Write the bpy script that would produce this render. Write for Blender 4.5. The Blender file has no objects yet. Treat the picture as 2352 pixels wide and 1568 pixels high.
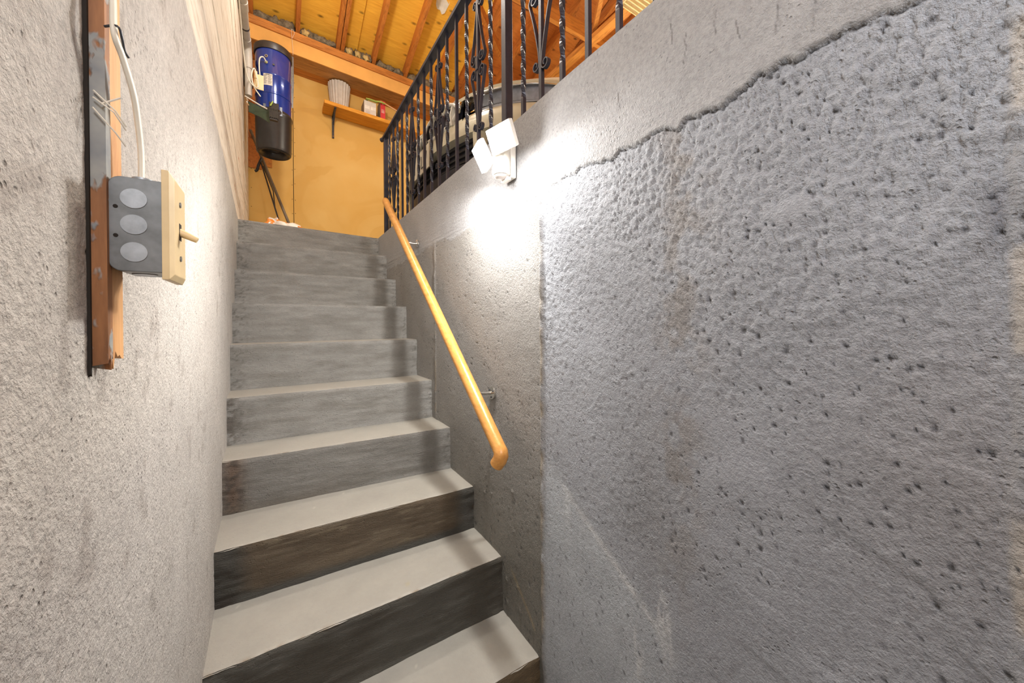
import bpy, math, random
import numpy as np
from mathutils import Vector, Matrix, Euler

# ------------------------------------------------------------------ camera, world, big lights
sc = bpy.context.scene
C = sc.collection
PI = math.pi
yaw, pitch, roll = .5711, -.0058, -.0056
F = Vector((math.sin(yaw)*math.cos(pitch), math.cos(yaw)*math.cos(pitch), math.sin(pitch)))
R0 = Vector((math.cos(yaw), -math.sin(yaw), 0)); U0 = R0.cross(F)
Rr = R0*math.cos(roll)+U0*math.sin(roll); Ur = U0*math.cos(roll)-R0*math.sin(roll)
cam_d = bpy.data.cameras.new('camera'); cam = bpy.data.objects.new('camera', cam_d); C.objects.link(cam)
cam.matrix_world = Matrix(((Rr.x, Ur.x, -F.x, 0), (Rr.y, Ur.y, -F.y, 0), (Rr.z, Ur.z, -F.z, 0), (0, 0, 0, 1)))
cam_d.sensor_width = 36; cam_d.lens = 36*837/2352; cam_d.shift_y = -38.1/2352 * -1 * -1
cam_d.shift_y = 38.1/2352 * -1
cam_d.clip_start = .01
sc.camera = cam
W = bpy.data.worlds.new('world'); sc.world = W; W.use_nodes = True
W.node_tree.nodes['Background'].inputs[0].default_value = (.85, .87, .9, 1)
W.node_tree.nodes['Background'].inputs[1].default_value = .25
sc.view_settings.view_transform = 'Standard'; sc.view_settings.look = 'None'
sc.view_settings.exposure = .88; sc.view_settings.gamma = 1; sc.view_settings.use_curve_mapping = False

def area(name, loc, rot, sx, sy, power, col):
    l = bpy.data.lights.new(name, 'AREA'); l.shape = 'RECTANGLE'; l.size = sx; l.size_y = sy
    l.energy = power; l.color = col
    o = bpy.data.objects.new(name, l); C.objects.link(o); o.location = loc; o.rotation_euler = rot
    return o
pl_ = bpy.data.lights.new('stairwell_bulb', 'POINT'); pl_.energy = 44; pl_.color = (1, .95, .88); pl_.shadow_soft_size = .09
po = bpy.data.objects.new('stairwell_bulb', pl_); C.objects.link(po); po.location = (.28, 2.35, 2.72)
area('added_rear_fill', (-.02, -.75, .95), (math.radians(72), 0, math.radians(-52)), .5, .5, 13, (.97, .98, 1))  # added fill behind the camera, tilted to brighten the right wall
area('garage_ceiling_light', (2.9, 1.9, 2.93), (0, 0, 0), .3, 1.1, 75, (1, .9, .74))

# ------------------------------------------------------------------ helpers
def lin(c):
    return tuple((x/255/12.92 if x/255 <= .04045 else ((x/255+.055)/1.055)**2.4) for x in c[:3])+(1,)
def L3(c): return np.array(lin(c)[:3])

ORG = {}
class MB:
    def __init__(s): s.v = []; s.f = []; s.n = 0
    def add(s, V, Fc):
        k = s.n; s.v.append(np.asarray(V, float).reshape(-1, 3)); s.n += len(s.v[-1])
        s.f += [tuple(i+k for i in f) for f in Fc]; return s
    def box(s, a, b, M=None, b2=0):
        a = np.array(a, float); b = np.array(b, float)
        V = np.array([[(a, b)[i][0], (a, b)[j][1], (a, b)[k][2]] for i in (0, 1) for j in (0, 1) for k in (0, 1)])
        if M is not None: V = np.array([tuple(M @ Vector(v)) for v in V])
        return s.add(V, [(0, 1, 3, 2), (4, 6, 7, 5), (0, 4, 5, 1), (2, 3, 7, 6), (0, 2, 6, 4), (1, 5, 7, 3)])
    def beam(s, p, q, w, h, up=(0, 0, 1), tw=0, seg=1):
        """rectangular bar from p to q, w across, h along 'up'; tw = total twist"""
        p = Vector(p); q = Vector(q); d = (q-p).normalized(); u = Vector(up); r = d.cross(u)
        if r.length < 1e-4: r = d.cross(Vector((0, 1, 0)))
        r.normalize(); u = r.cross(d)
        V = []; Fc = []
        for i in range(seg+1):
            t = i/seg; a = tw*t; c = p.lerp(q, t); r2 = r*math.cos(a)+u*math.sin(a); u2 = u*math.cos(a)-r*math.sin(a)
            for sx, sy in ((-1, -1), (1, -1), (1, 1), (-1, 1)): V.append(tuple(c+r2*sx*w/2+u2*sy*h/2))
        for i in range(seg):
            for k in range(4): Fc.append((i*4+k, i*4+(k+1) % 4, i*4+4+(k+1) % 4, i*4+4+k))
        Fc += [(3, 2, 1, 0), (seg*4, seg*4+1, seg*4+2, seg*4+3)]
        return s.add(V, Fc)
    def sweep(s, pts, prof, up=(1, 0, 0), cap=True):
        """closed profile [(a,b)] swept along pts; a along side, b along up"""
        P = [Vector(p) for p in pts]; n = len(P); m = len(prof); V = []; Fc = []
        u0 = Vector(up)
        for i in range(n):
            d = (P[min(i+1, n-1)]-P[max(i-1, 0)]).normalized(); r = d.cross(u0)
            if r.length < 1e-5: r = d.cross(Vector((0, 0, 1)))
            r.normalize(); u = r.cross(d)
            for a, b in prof: V.append(tuple(P[i]+r*a+u*b))
        for i in range(n-1):
            for k in range(m): Fc.append((i*m+k, i*m+(k+1) % m, (i+1)*m+(k+1) % m, (i+1)*m+k))
        if cap: Fc += [tuple(range(m))[::-1], tuple(range((n-1)*m, n*m))]
        return s.add(V, Fc)
    def tube(s, pts, r, n=10, up=(1, 0, 0), r2=None):
        m = len(pts)
        if r2 is None: return s.sweep(pts, [(r*math.cos(2*PI*k/n), r*math.sin(2*PI*k/n)) for k in range(n)], up)
        return s.cone(pts, np.linspace(r, r2, m), n, up)
    def cone(s, pts, rs, n=12, up=(1, 0, 0)):
        P = [Vector(p) for p in pts]; V = []; Fc = []; N = len(P)
        for i in range(N):
            d = (P[min(i+1, N-1)]-P[max(i-1, 0)]).normalized(); r = d.cross(Vector(up))
            if r.length < 1e-5: r = d.cross(Vector((0, 0, 1)))
            r.normalize(); u = r.cross(d)
            for k in range(n): a = 2*PI*k/n; V.append(tuple(P[i]+(r*math.cos(a)+u*math.sin(a))*rs[i]))
        for i in range(N-1):
            for k in range(n): Fc.append((i*n+k, i*n+(k+1) % n, (i+1)*n+(k+1) % n, (i+1)*n+k))
        Fc += [tuple(range(n))[::-1], tuple(range((N-1)*n, N*n))]
        return s.add(V, Fc)
    def lathe(s, prof, c, n=40, a0=0, a1=2*PI, mod=None):
        """prof [(r,z)] about the vertical axis through c"""
        V = []; Fc = []; m = len(prof); full = abs(a1-a0-2*PI) < 1e-6; k = n if full else n+1
        for j in range(k):
            a = a0+(a1-a0)*j/n
            for r, z in prof:
                rr = r*(mod(a, z) if mod else 1); V.append((c[0]+rr*math.cos(a), c[1]+rr*math.sin(a), c[2]+z))
        for j in range(n):
            for i in range(m-1):
                p, q = j*m, ((j+1) % k)*m
                Fc.append((p+i, q+i, q+i+1, p+i+1))
        return s.add(V, Fc)
    def disc(s, c, nrm, r, n=20, th=.001):
        c = Vector(c); nn = Vector(nrm).normalized()
        return s.tube([c, c+nn*th], r, n, up=(0.12, .31, .9))

def shear(V): V = V.copy(); V[:, 1] += .075*(V[:, 0]+.2); return V

def obj(name, mb, mat, parent=None, label=None, cat=None, group=None, kind=None, smooth=None, bevel=0, sub=0, org=None, fn=None, col=None):
    V = np.concatenate(mb.v) if isinstance(mb, MB) else mb[0]
    Fc = mb.f if isinstance(mb, MB) else mb[1]
    if fn: V = fn(V)
    if parent is not None: o0 = ORG[parent.name]
    elif org is not None: o0 = np.array(org, float)
    else: o0 = np.array([(V[:, 0].min()+V[:, 0].max())/2, (V[:, 1].min()+V[:, 1].max())/2, V[:, 2].min()])
    me = bpy.data.meshes.new(name)
    V = V-o0
    if isinstance(Fc, np.ndarray):
        me.vertices.add(len(V)); me.vertices.foreach_set('co', V.astype(np.float32).ravel())
        me.loops.add(Fc.size); me.loops.foreach_set('vertex_index', Fc.astype(np.int32).ravel())
        me.polygons.add(len(Fc)); me.polygons.foreach_set('loop_start', np.arange(0, Fc.size, 4, dtype=np.int32))
        me.update(calc_edges=True)
    else:
        me.from_pydata(V.tolist(), [], Fc); me.update()
    if col is not None:
        at = me.color_attributes.new('paint', 'FLOAT_COLOR', 'POINT')
        at.data.foreach_set('color', np.concatenate([col, np.ones((len(col), 1))], 1).astype(np.float32).ravel())
    me.materials.append(mat)
    o = bpy.data.objects.new(name, me); C.objects.link(o)
    if parent is not None: o.parent = parent
    else: o.location = o0
    ORG[o.name] = o0
    if smooth is not None:
        me.polygons.foreach_set('use_smooth', [True]*len(me.polygons))
        if smooth < 3:
            try: me.set_sharp_from_angle(angle=smooth)
            except Exception: pass
    if bevel:
        b = o.modifiers.new('bevel', 'BEVEL'); b.width = bevel; b.segments = 2; b.limit_method = 'ANGLE'
    if sub:
        b = o.modifiers.new('sub', 'SUBSURF'); b.levels = sub; b.render_levels = sub
    for k, x in (('label', label), ('category', cat), ('group', group), ('kind', kind)):
        if x: o[k] = x
    return o
def thing(name, loc, label, cat, group=None, kind=None):
    o = bpy.data.objects.new(name, None); C.objects.link(o); o.location = loc; o.empty_display_size = .05
    o['label'] = label; o['category'] = cat
    if group: o['group'] = group
    if kind: o['kind'] = kind
    ORG[o.name] = np.array(loc, float); return o
def inst(src, parent, off):
    """another copy of a part sharing its mesh, moved by off"""
    c = src.copy(); C.objects.link(c); c.parent = parent; c.location = Vector(src.location)+Vector(off); ORG[c.name] = ORG[src.name]; return c

# numpy value noise
def vnoise(x, y, seed=0):
    T = np.random.RandomState(seed).rand(256, 256)
    xi = np.floor(x).astype(int); yi = np.floor(y).astype(int); fx = x-xi; fy = y-yi
    fx = fx*fx*(3-2*fx); fy = fy*fy*(3-2*fy)
    a = T[xi & 255, yi & 255]; b = T[(xi+1) & 255, yi & 255]; c = T[xi & 255, (yi+1) & 255]; d = T[(xi+1) & 255, (yi+1) & 255]
    return (a*(1-fx)+b*fx)*(1-fy)+(c*(1-fx)+d*fx)*fy
def fbm(x, y, seed=0, o=4):
    s = 0; w = 1; t = 0
    for i in range(o): s = s+w*vnoise(x*2**i+i*17.3, y*2**i+i*9.1, seed+i); t += w; w *= .5
    return s/t-.5
def sm(a, b, x): t = np.clip((x-a)/(b-a), 0, 1); return t*t*(3-2*t)
def pits(x, y, cell, prob, rmin, rmax, seed):
    """round air holes: depth 0..1"""
    rs = np.random.RandomState(seed); T = rs.rand(128, 128, 4); out = np.zeros_like(x)
    ci = np.floor(x/cell).astype(int); cj = np.floor(y/cell).astype(int)
    for di in (-1, 0, 1):
        for dj in (-1, 0, 1):
            t = T[(ci+di) & 127, (cj+dj) & 127]
            px = (ci+di+t[..., 0])*cell; py = (cj+dj+t[..., 1])*cell; r = rmin+(rmax-rmin)*t[..., 2]**2
            d = np.sqrt((x-px)**2+((y-py))**2)/r
            out = np.maximum(out, np.where(t[..., 3] < prob, np.clip(1.2-d, 0, 1), 0))
    return out

# ------------------------------------------------------------------ materials
class NT:
    def __init__(s, name):
        s.m = bpy.data.materials.new(name); s.m.use_nodes = True; s.t = s.m.node_tree; s.b = s.t.nodes['Principled BSDF']
        s.co = s.t.nodes.new('ShaderNodeTexCoord')
    def n(s, ty, **kw):
        nd = s.t.nodes.new('ShaderNode'+ty)
        for k, v in kw.items():
            if k.startswith('i_'):
                key = k[2:]; key = int(key) if key.isdigit() else key.replace('_', ' ')
                s.set(nd.inputs[key], v)
            else: setattr(nd, k, v)
        return nd
    def set(s, inp, v):
        if isinstance(v, bpy.types.NodeSocket): s.t.links.new(v, inp)
        elif isinstance(v, bpy.types.Node): s.t.links.new(v.outputs[0], inp)
        else: inp.default_value = v
    def map(s, scale=(1, 1, 1), rot=(0, 0, 0), src='Object'):
        return s.n('Mapping', i_Vector=s.co.outputs[src], i_Scale=scale, i_Rotation=rot).outputs[0]
    def noise(s, sc_, det=3, rough=.55, vec=None, dist=0):
        return s.n('TexNoise', i_Vector=vec or s.co.outputs['Object'], i_Scale=sc_, i_Detail=det, i_Roughness=rough, i_Distortion=dist).outputs[0]
    def ramp(s, f, stops, cons=None):
        r = s.n('ValToRGB', i_Fac=f); e = r.color_ramp.elements
        while len(e) < len(stops): e.new(.5)
        for x, (p, c) in zip(e, stops): x.position = p; x.color = c if len(c) == 4 else lin(c)
        if cons: r.color_ramp.interpolation = cons
        return r.outputs[0]
    def mix(s, f, a, b, mode='MIX'):
        m = s.n('Mix', data_type='RGBA', blend_type=mode)
        s.set(m.inputs[0], f); s.set(m.inputs[6], a); s.set(m.inputs[7], b); return m.outputs[2]
    def math(s, op, a, b=0.):
        m = s.n('Math', operation=op); s.set(m.inputs[0], a); s.set(m.inputs[1], b); return m.outputs[0]
    def bump(s, h, st, dist=.01, prev=None):
        b = s.n('Bump', i_Strength=st, i_Distance=dist, i_Height=h)
        if prev is not None: s.set(b.inputs['Normal'], prev)
        return b.outputs[0]
    def out(s, col=None, rough=None, metal=None, nor=None, **kw):
        for k, v in (('Base Color', col), ('Roughness', rough), ('Metallic', metal), ('Normal', nor)):
            if v is not None: s.set(s.b.inputs[k], v)
        for k, v in kw.items(): s.set(s.b.inputs[k.replace('_', ' ')], v)
        return s.m
def plain(name, c, rough=.5, metal=0, amp=.06, sc_=20, bump=0, **kw):
    t = NT(name); n = t.noise(sc_, 4)
    a = tuple(x*(1-amp*2) for x in lin(c)[:3])+(1,); b = tuple(min(1, x*(1+amp*2)) for x in lin(c)[:3])+(1,)
    col = t.ramp(n, [(.3, a), (.7, b)])
    return t.out(col, rough, metal, t.bump(t.noise(sc_*6, 3), bump, .003) if bump else None, **kw)
def wood(name, base, dark, axis='Y', rough=.6, knots=True, gs=1., coat=0, kscale=4., flat=False):
    t = NT(name); st = {'X': (.12, 1, 1), 'Y': (1, .12, 1), 'Z': (1, 1, .12)}[axis]
    v = t.map(tuple(x*gs for x in st))
    w = t.noise(38, 5, .6, v, .6); w2 = t.noise(140, 3, .6, v)
    col = t.ramp(w, [(.3, dark), (.5, base), (.72, tuple(min(255, x*1.1) for x in base))])
    col = t.mix(.25, col, t.ramp(w2, [(.3, dark), (.6, base)]))
    if knots:
        kv = t.map(tuple(x*kscale for x in {'X': (.45, 1, 1), 'Y': (1, .45, 1), 'Z': (1, 1, .45)}[axis]))
        k = t.n('TexVoronoi', i_Vector=kv, i_Scale=1., **({'voronoi_dimensions': '2D'} if flat else {})).outputs[0]
        col = t.mix(t.ramp(k, [(.03, (.85, .85, .85, 1)), (.11, (0, 0, 0, 1))]), col, lin(tuple(x*.45 for x in dark)))
    col = t.mix(t.ramp(t.noise(3., 4), [(.4, (0, 0, 0, 1)), (.75, (.45, .45, .45, 1))]), col, lin(dark))
    return t.out(col, rough, 0, t.bump(w2, .25, .002), **({'Coat Weight'.replace(' ', '_'): coat} if coat else {}))

def concrete(name, color=None, attr=False, fine=.5, spec=.35, pitamt=.5, rough=.75, fdist=.004, fs=170, horiz=False, pc=(70, 66, 62)):
    t = NT(name)
    base = t.n('Attribute', attribute_name='paint').outputs[0] if attr else lin(color)
    v = t.map((1, 1, 4.)) if horiz else t.co.outputs['Object']
    n1 = t.noise(fs, 4, .65, v); n2 = t.noise(6, 4, .6); n3 = t.noise(fs*.4, 4, .6, v)
    m = t.ramp(n2, [(.3, (.86, .86, .86, 1)), (.7, (1.0, 1.0, 1.0, 1))])
    col = t.mix(1., base, m, 'MULTIPLY')
    col = t.mix(1., col, t.ramp(n3, [(.3, (1-spec*.55,)*3+(1,)), (.6, (1, 1, 1, 1))]), 'MULTIPLY')
    vo = t.n('TexVoronoi', i_Vector=t.co.outputs['Object'], i_Scale=90., i_Randomness=1.).outputs[0]
    gate = t.ramp(t.noise(14, 3), [(.48, (0, 0, 0, 1)), (.62, (1, 1, 1, 1))])
    pit = t.math('MULTIPLY', t.ramp(vo, [(.10, (1, 1, 1, 1)), (.24, (0, 0, 0, 1))]), gate)
    col = t.mix(t.math('MULTIPLY', pit, pitamt), col, lin(pc))
    h = t.math('SUBTRACT', t.math('ADD', n1, t.math('MULTIPLY', n3, 1.2)), t.math('MULTIPLY', pit, .8))
    return t.out(col, rough, 0, t.bump(h, fine, fdist))

M = {}
M['wall_r'] = concrete('painted_wall_right', attr=True, fine=.9, spec=.42, pitamt=.35, fdist=.004, fs=280, rough=.62, pc=(84, 84, 88))
M['wall_l'] = concrete('stucco_wall_left', attr=True, fine=.8, spec=.45, pitamt=.55, fdist=.004, fs=270, pc=(96, 88, 80))
M['tread'] = concrete('tread_paint', attr=True, fine=.25, spec=.06, pitamt=.04, fdist=.002, rough=.5)
M['riser'] = concrete('riser_paint', attr=True, fine=.7, spec=.3, pitamt=.15, fdist=.005, horiz=True, rough=.6)
M['floor'] = concrete('garage_slab', (130, 128, 122), fine=.5)
M['ply'] = wood('plywood', (240, 182, 66), (224, 160, 48), 'X', kscale=6.5, flat=True)
M['rafter'] = wood('rafter_pine', (196, 122, 52), (140, 76, 26), 'Y')
M['ply2'] = wood('plywood_shade', (210, 134, 62), (180, 102, 42), 'X', kscale=6.5, flat=True)  # darker plywood copy, dimmer light on the right put into its colour
M['beam_x'] = wood('plate_pine', (206, 136, 62), (150, 88, 34), 'X')
M['beam_y'] = wood('beam_pine', (214, 146, 70), (160, 96, 40), 'Y')
M['shelf'] = wood('shelf_pine', (226, 160, 52), (196, 122, 26), 'X', kscale=3.5)
M['old_board'] = wood('stained_boards', (204, 152, 92), (146, 100, 56), 'X')
M['maple'] = wood('varnished_oak', (212, 156, 84), (184, 122, 58), 'Y', rough=.28, knots=False, gs=1.6)
M['lath'] = wood('lath_pine', (222, 172, 118), (182, 124, 70), 'Z', knots=False)
M['handle_wood'] = wood('grey_handle', (120, 106, 88), (84, 72, 58), 'Z', knots=False)
M['handle_light'] = wood('pale_handle', (226, 178, 130), (200, 140, 96), 'X', knots=False)
t = NT('drywall_yellow'); n = t.noise(2.2, 3); st = t.ramp(t.noise(1.3, 3, .5, None, 1.5), [(.45, (0, 0, 0, 1)), (.5, (1, 1, 1, 1)), (.75, (.6, .6, .6, 1))])
c = t.ramp(n, [(.3, (222, 176, 92)), (.7, (230, 190, 112))]); c = t.mix(t.math('MULTIPLY', st, .28), c, lin((206, 152, 58)))
M['drywall'] = t.out(c, .75, 0, t.bump(t.noise(200, 3), .15, .002))
M['drywall2'] = plain('header_drywall', (232, 176, 96), .8, amp=.05, sc_=5, bump=.15)
# whitewashed boards with checks and bare spots
t = NT('whitewashed_boards'); v = t.map((1, .1, 1)); g = t.noise(60, 4, .6, v); 
c = t.ramp(g, [(.30, (198, 184, 166)), (.5, (228, 220, 206)), (.7, (236, 229, 218))])
chk = t.ramp(t.noise(26, 2, .5, t.map((1, .05, 1))), [(.66, (0, 0, 0, 1)), (.70, (1, 1, 1, 1))])
c = t.mix(t.math('MULTIPLY', chk, .5), c, lin((140, 112, 88)))
bare = t.ramp(t.noise(9, 5, .7, t.map((1, .4, 1))), [(.64, (0, 0, 0, 1)), (.69, (1, 1, 1, 1))])
c = t.mix(bare, c, lin((190, 124, 92)))
M['siding'] = t.out(c, .7, 0, t.bump(g, .4, .003))
# lath side with peeling paint
t = NT('peeling_paint_lath'); mk = t.ramp(t.noise(14, 5, .65, t.map((1, 1, .5))), [(.47, (0, 0, 0, 1)), (.50, (1, 1, 1, 1))])
c = t.mix(mk, t.ramp(t.noise(60, 4, .6, t.map((1, 1, .15))), [(.3, (112, 72, 42)), (.7, (170, 116, 72))]), t.ramp(t.noise(30, 3), [(.3, (126, 130, 134)), (.7, (166, 166, 160))]))
M['peel'] = t.out(c, .65, 0, t.bump(mk, .5, .002))
M['gap'] = plain('dark_gap', (38, 33, 28), .9)
M['iron'] = plain('black_iron_paint', (48, 50, 62), .4, .2, amp=.1, sc_=30, bump=.1)
M['iron_grey'] = plain('grey_iron_paint', (74, 76, 82), .32, .4)
M['chrome'] = plain('chrome', (215, 212, 205), .18, 1.)
M['white_plastic'] = plain('white_plastic', (236, 232, 224), .4)
M['lens_plastic'] = plain('sensor_plastic', (206, 198, 194), .5)
t = NT('led_panel'); M['led'] = t.out((1, 1, 1, 1), .5, Emission_Color=(1, .97, .93, 1), Emission_Strength=14.)
t = NT('tube_glow'); M['glow'] = t.out((1, 1, 1, 1), .5, Emission_Color=(1, .95, .85, 1), Emission_Strength=2.)
t = NT('galvanised_steel'); n = t.n('TexVoronoi', i_Vector=t.co.outputs['Object'], i_Scale=140.).outputs[0]; n2 = t.noise(40, 4)
M['galv'] = t.out(t.ramp(t.math('ADD', t.math('MULTIPLY', n, .12), t.math('MULTIPLY', n2, .9)), [(.25, (98, 102, 104)), (.75, (140, 145, 149))]), .42, .55, t.bump(n2, .15, .001))
M['galv_light'] = plain('knockout_steel', (168, 176, 184), .4, .5, amp=.12, sc_=60)
M['ivory'] = plain('ivory_plastic', (226, 202, 156), .45, amp=.05)
M['cable'] = plain('white_cable', (226, 222, 208), .45, amp=.05)
M['blue'] = plain('blue_enamel', (24, 54, 140), .2, .1, amp=.04, Coat_Weight=.5)
M['black'] = plain('black_plastic', (44, 42, 42), .32, amp=.08)
M['cap'] = plain('dark_cap', (52, 44, 38), .4, amp=.1)
M['pipe'] = plain('grey_pvc', (186, 180, 170), .45, amp=.05)
M['paper'] = plain('paper_label', (212, 206, 194), .7)
M['ink'] = plain('ink', (70, 66, 62), .7)
M['green'] = plain('dark_green_plastic', (52, 66, 46), .55, amp=.15)
M['lime'] = plain('lime_plastic', (170, 190, 90), .45)
M['bristle'] = plain('bristles', (50, 44, 36), .8, amp=.2, sc_=80)
M['ceramic'] = plain('grey_ceramic', (198, 190, 180), .6, amp=.04)
M['carton'] = plain('white_carton', (214, 208, 200), .6, amp=.04)
M['carton_brown'] = plain('grey_brown_carton', (150, 132, 112), .7, amp=.08)
M['red'] = plain('red_carton', (206, 58, 62), .5, amp=.06)
M['slat'] = plain('pale_grille_trim', (226, 224, 216), .25)
M['car'] = plain('cream_car_paint', (214, 208, 184), .22, .0, amp=.02, Coat_Weight=.6)
M['carblack'] = plain('black_trim', (30, 32, 44), .45, amp=.1)
M['grilldark'] = plain('grille_recess', (26, 32, 60), .5)
M['rubber'] = plain('rubber', (32, 32, 34), .7)
M['lamp_inner'] = plain('lamp_reflector', (176, 182, 192), .35, .0, amp=.1, sc_=30)
t = NT('lamp_glass'); M['glass'] = t.out((.92, .94, .97, 1), .05, 0, Transmission_Weight=1., IOR=1.12)
t = NT('window_glass'); M['cglass'] = t.out(lin((40, 46, 54)), .05)
M['plate'] = plain('licence_plate', (206, 196, 176), .5, amp=.06)
t = NT('insulation_wool'); M['wool'] = t.out(t.ramp(t.noise(40, 5, .7), [(.3, (92, 80, 60)), (.7, (158, 146, 122))]), .95, 0, t.bump(t.noise(120, 4), .8, .01))
M['foam'] = plain('yellow_foam', (206, 178, 116), .9, amp=.12, bump=.4)
t = NT('printed_bag'); mk = t.ramp(t.noise(16, 2), [(.55, (0, 0, 0, 1)), (.57, (1, 1, 1, 1))])
M['bag'] = t.out(t.mix(mk, lin((236, 232, 226)), lin((226, 138, 56))), .35, 0, t.bump(t.noise(30, 4), .5, .01))
M['paper_torn'] = plain('torn_paper', (226, 222, 212), .8)

# ------------------------------------------------------------------ setting
def gridmesh(yn, zn, xf, reverse=False):
    Y, Z = np.meshgrid(yn, zn, indexing='ij'); X = xf(Y, Z)
    V = np.stack([X, Y, Z], -1).reshape(-1, 3); n, m = Y.shape
    I = np.arange(n*m).reshape(n, m)
    Fc = np.stack([I[:-1, :-1], I[:-1, 1:], I[1:, 1:], I[1:, :-1]], -1).reshape(-1, 4)
    if reverse: Fc = Fc[:, ::-1]
    return V, Fc, Y, Z
def nodes(*seg):
    out = []
    for a, b, s in seg: out.append(np.arange(a, b, s))
    out.append([seg[-1][1]]); a_ = np.concatenate(out); return a_[np.concatenate([[True], np.diff(a_) > .0008])]

# --- right wall: lower pour (rough), smooth plaster band on top, form joints
BOT = -1.29
def wall_r_disp(Y, Z):
    edge = .412+.050*fbm(Y*8, Y*0, 5, 4)+.026*fbm(Y*40, Y*0+3, 6, 3)   # ragged lower edge of the plaster band
    band = sm(-.003, .002, Z-edge)
    fadeb = 1-sm(.75, 1.15, Y)
    d = np.zeros_like(Y)
    # rough spatter nearer than the joint
    near = 1-sm(.895, .925, Y)
    rg = fbm(Y*70, Z*70, 11, 4)
    ridg = 1-np.abs(fbm(Y*55, Z*55, 21, 3))*4
    r2 = fbm(Y*140+Z*30, Z*110, 61, 3)
    amp = (.45+.9*sm(-.35, .35, Z))*(.55+.9*vnoise(Y*3.2, Z*3.2, 31))
    smoothpatch = np.zeros_like(Y)
    for py, pz, ry, rz in ((.650, .298, .02, .014), (.704, .162, .013, .024), (.25, .175, .03, .022), (.33, -.3, .06, .05), (.16, -.62, .1, .1)):
        smoothpatch = np.maximum(smoothpatch, np.exp(-(((Y-py)/ry)**2+((Z-pz)/rz)**2)**2))
    low = sm(-.9, -.3, Z)*.75+.25
    r3 = fbm(Y*230-Z*60, Z*190+Y*50, 63, 2)
    d += near*(1-band)*low*(1-smoothpatch)*amp*(.0014*rg+.0030*r2+.0038*r3)
    d += near*(1-band)*smoothpatch*.002
    # broad plaster undulation and trowel lips
    d += (1-band)*.003*fbm(Y*7, Z*7, 41, 2)
    lip = fbm(Y*5+Z*2, Z*6-Y*3, 55, 3)
    d += (1-band)*near*(1-sm(.1, .6, Y))*.0016*sm(.0, .03, lip)
    # far part: smoother, air holes
    far = 1-near
    d += far*(1-band)*(.0016*fbm(Y*60, Z*60, 12, 4)+.002*fbm(Y*12, Z*12, 13, 3))
    ph = pits(Y, Z, .022, .35, .0015, .0045, 77)*(.3+vnoise(Y*4, Z*4, 9))
    d -= (1-band)*far*.0035*ph
    ph2 = pits(Y, Z, .02, .6, .001, .0045, 78)*sm(.3, .5, vnoise(Y*5, Z*5, 19))
    d -= (1-band)*near*(1-sm(.35, .6, Y))*.004*ph2
    # band: proud of the wall, brush strokes along it near its lower edge
    br = fbm(Y*4, Z*260, 15, 2)*np.clip((.56-Z)/.16, 0, 1)
    d += band*(.0045*fadeb+.0005+.0035*br+.0006*fbm(Y*50, Z*50, 16, 3)+.002*fbm(Y*6, Z*12, 17, 3))
    d -= .006*fadeb*np.exp(-((Z-edge+.0015)/.0022)**2)*(1-sm(.7, .95, Y))
    # form joints
    for y0, h, w, zt, zb in ((.915, .0075, .007, .40, -1.1), (1.838, .006, .006, .43, -.5)):
        wob = y0+.004*fbm(Z*12, Z*0, 18, 3)
        d += h*np.exp(-((Y-wob)/w)**2)*sm(zb-.05, zb+.05, Z)*(1-sm(zt-.02, zt+.02, Z))*(.35+1.3*vnoise(Z*28, Y*0+y0*50, 20))
    # blobs of mortar low down beyond the joint
    bl = pits(Y, Z, .05, .3, .003, .009, 81)*sm(.93, .97, Y)*(1-sm(1.2, 1.5, Y))*(1-sm(-.65, -.4, Z))
    d += .006*bl
    # rough broken jamb at the near end
    j = 1-sm(.036, .046, Y+.012*fbm(Z*9, Z*0, 23, 3))
    d += j*(.003+.008*fbm(Y*40, Z*30, 24, 4))
    return d, band, near, j, ph*far+ph2*near
yn = nodes((-1.3, -.1, .05), (-.1, .0, .01), (.0, .62, .0028), (.62, 1.3, .0048), (1.3, 3.16, .0095), (3.16, 3.2, .02))
zn = nodes((BOT, -.75, .008), (-.75, .70, .0046))
yy, zz = np.meshgrid(yn, zn, indexing='ij')
D, band, near, jam, ph = wall_r_disp(yy, zz)
top_keep = sm(.70, .69, zz) if False else 1
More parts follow.
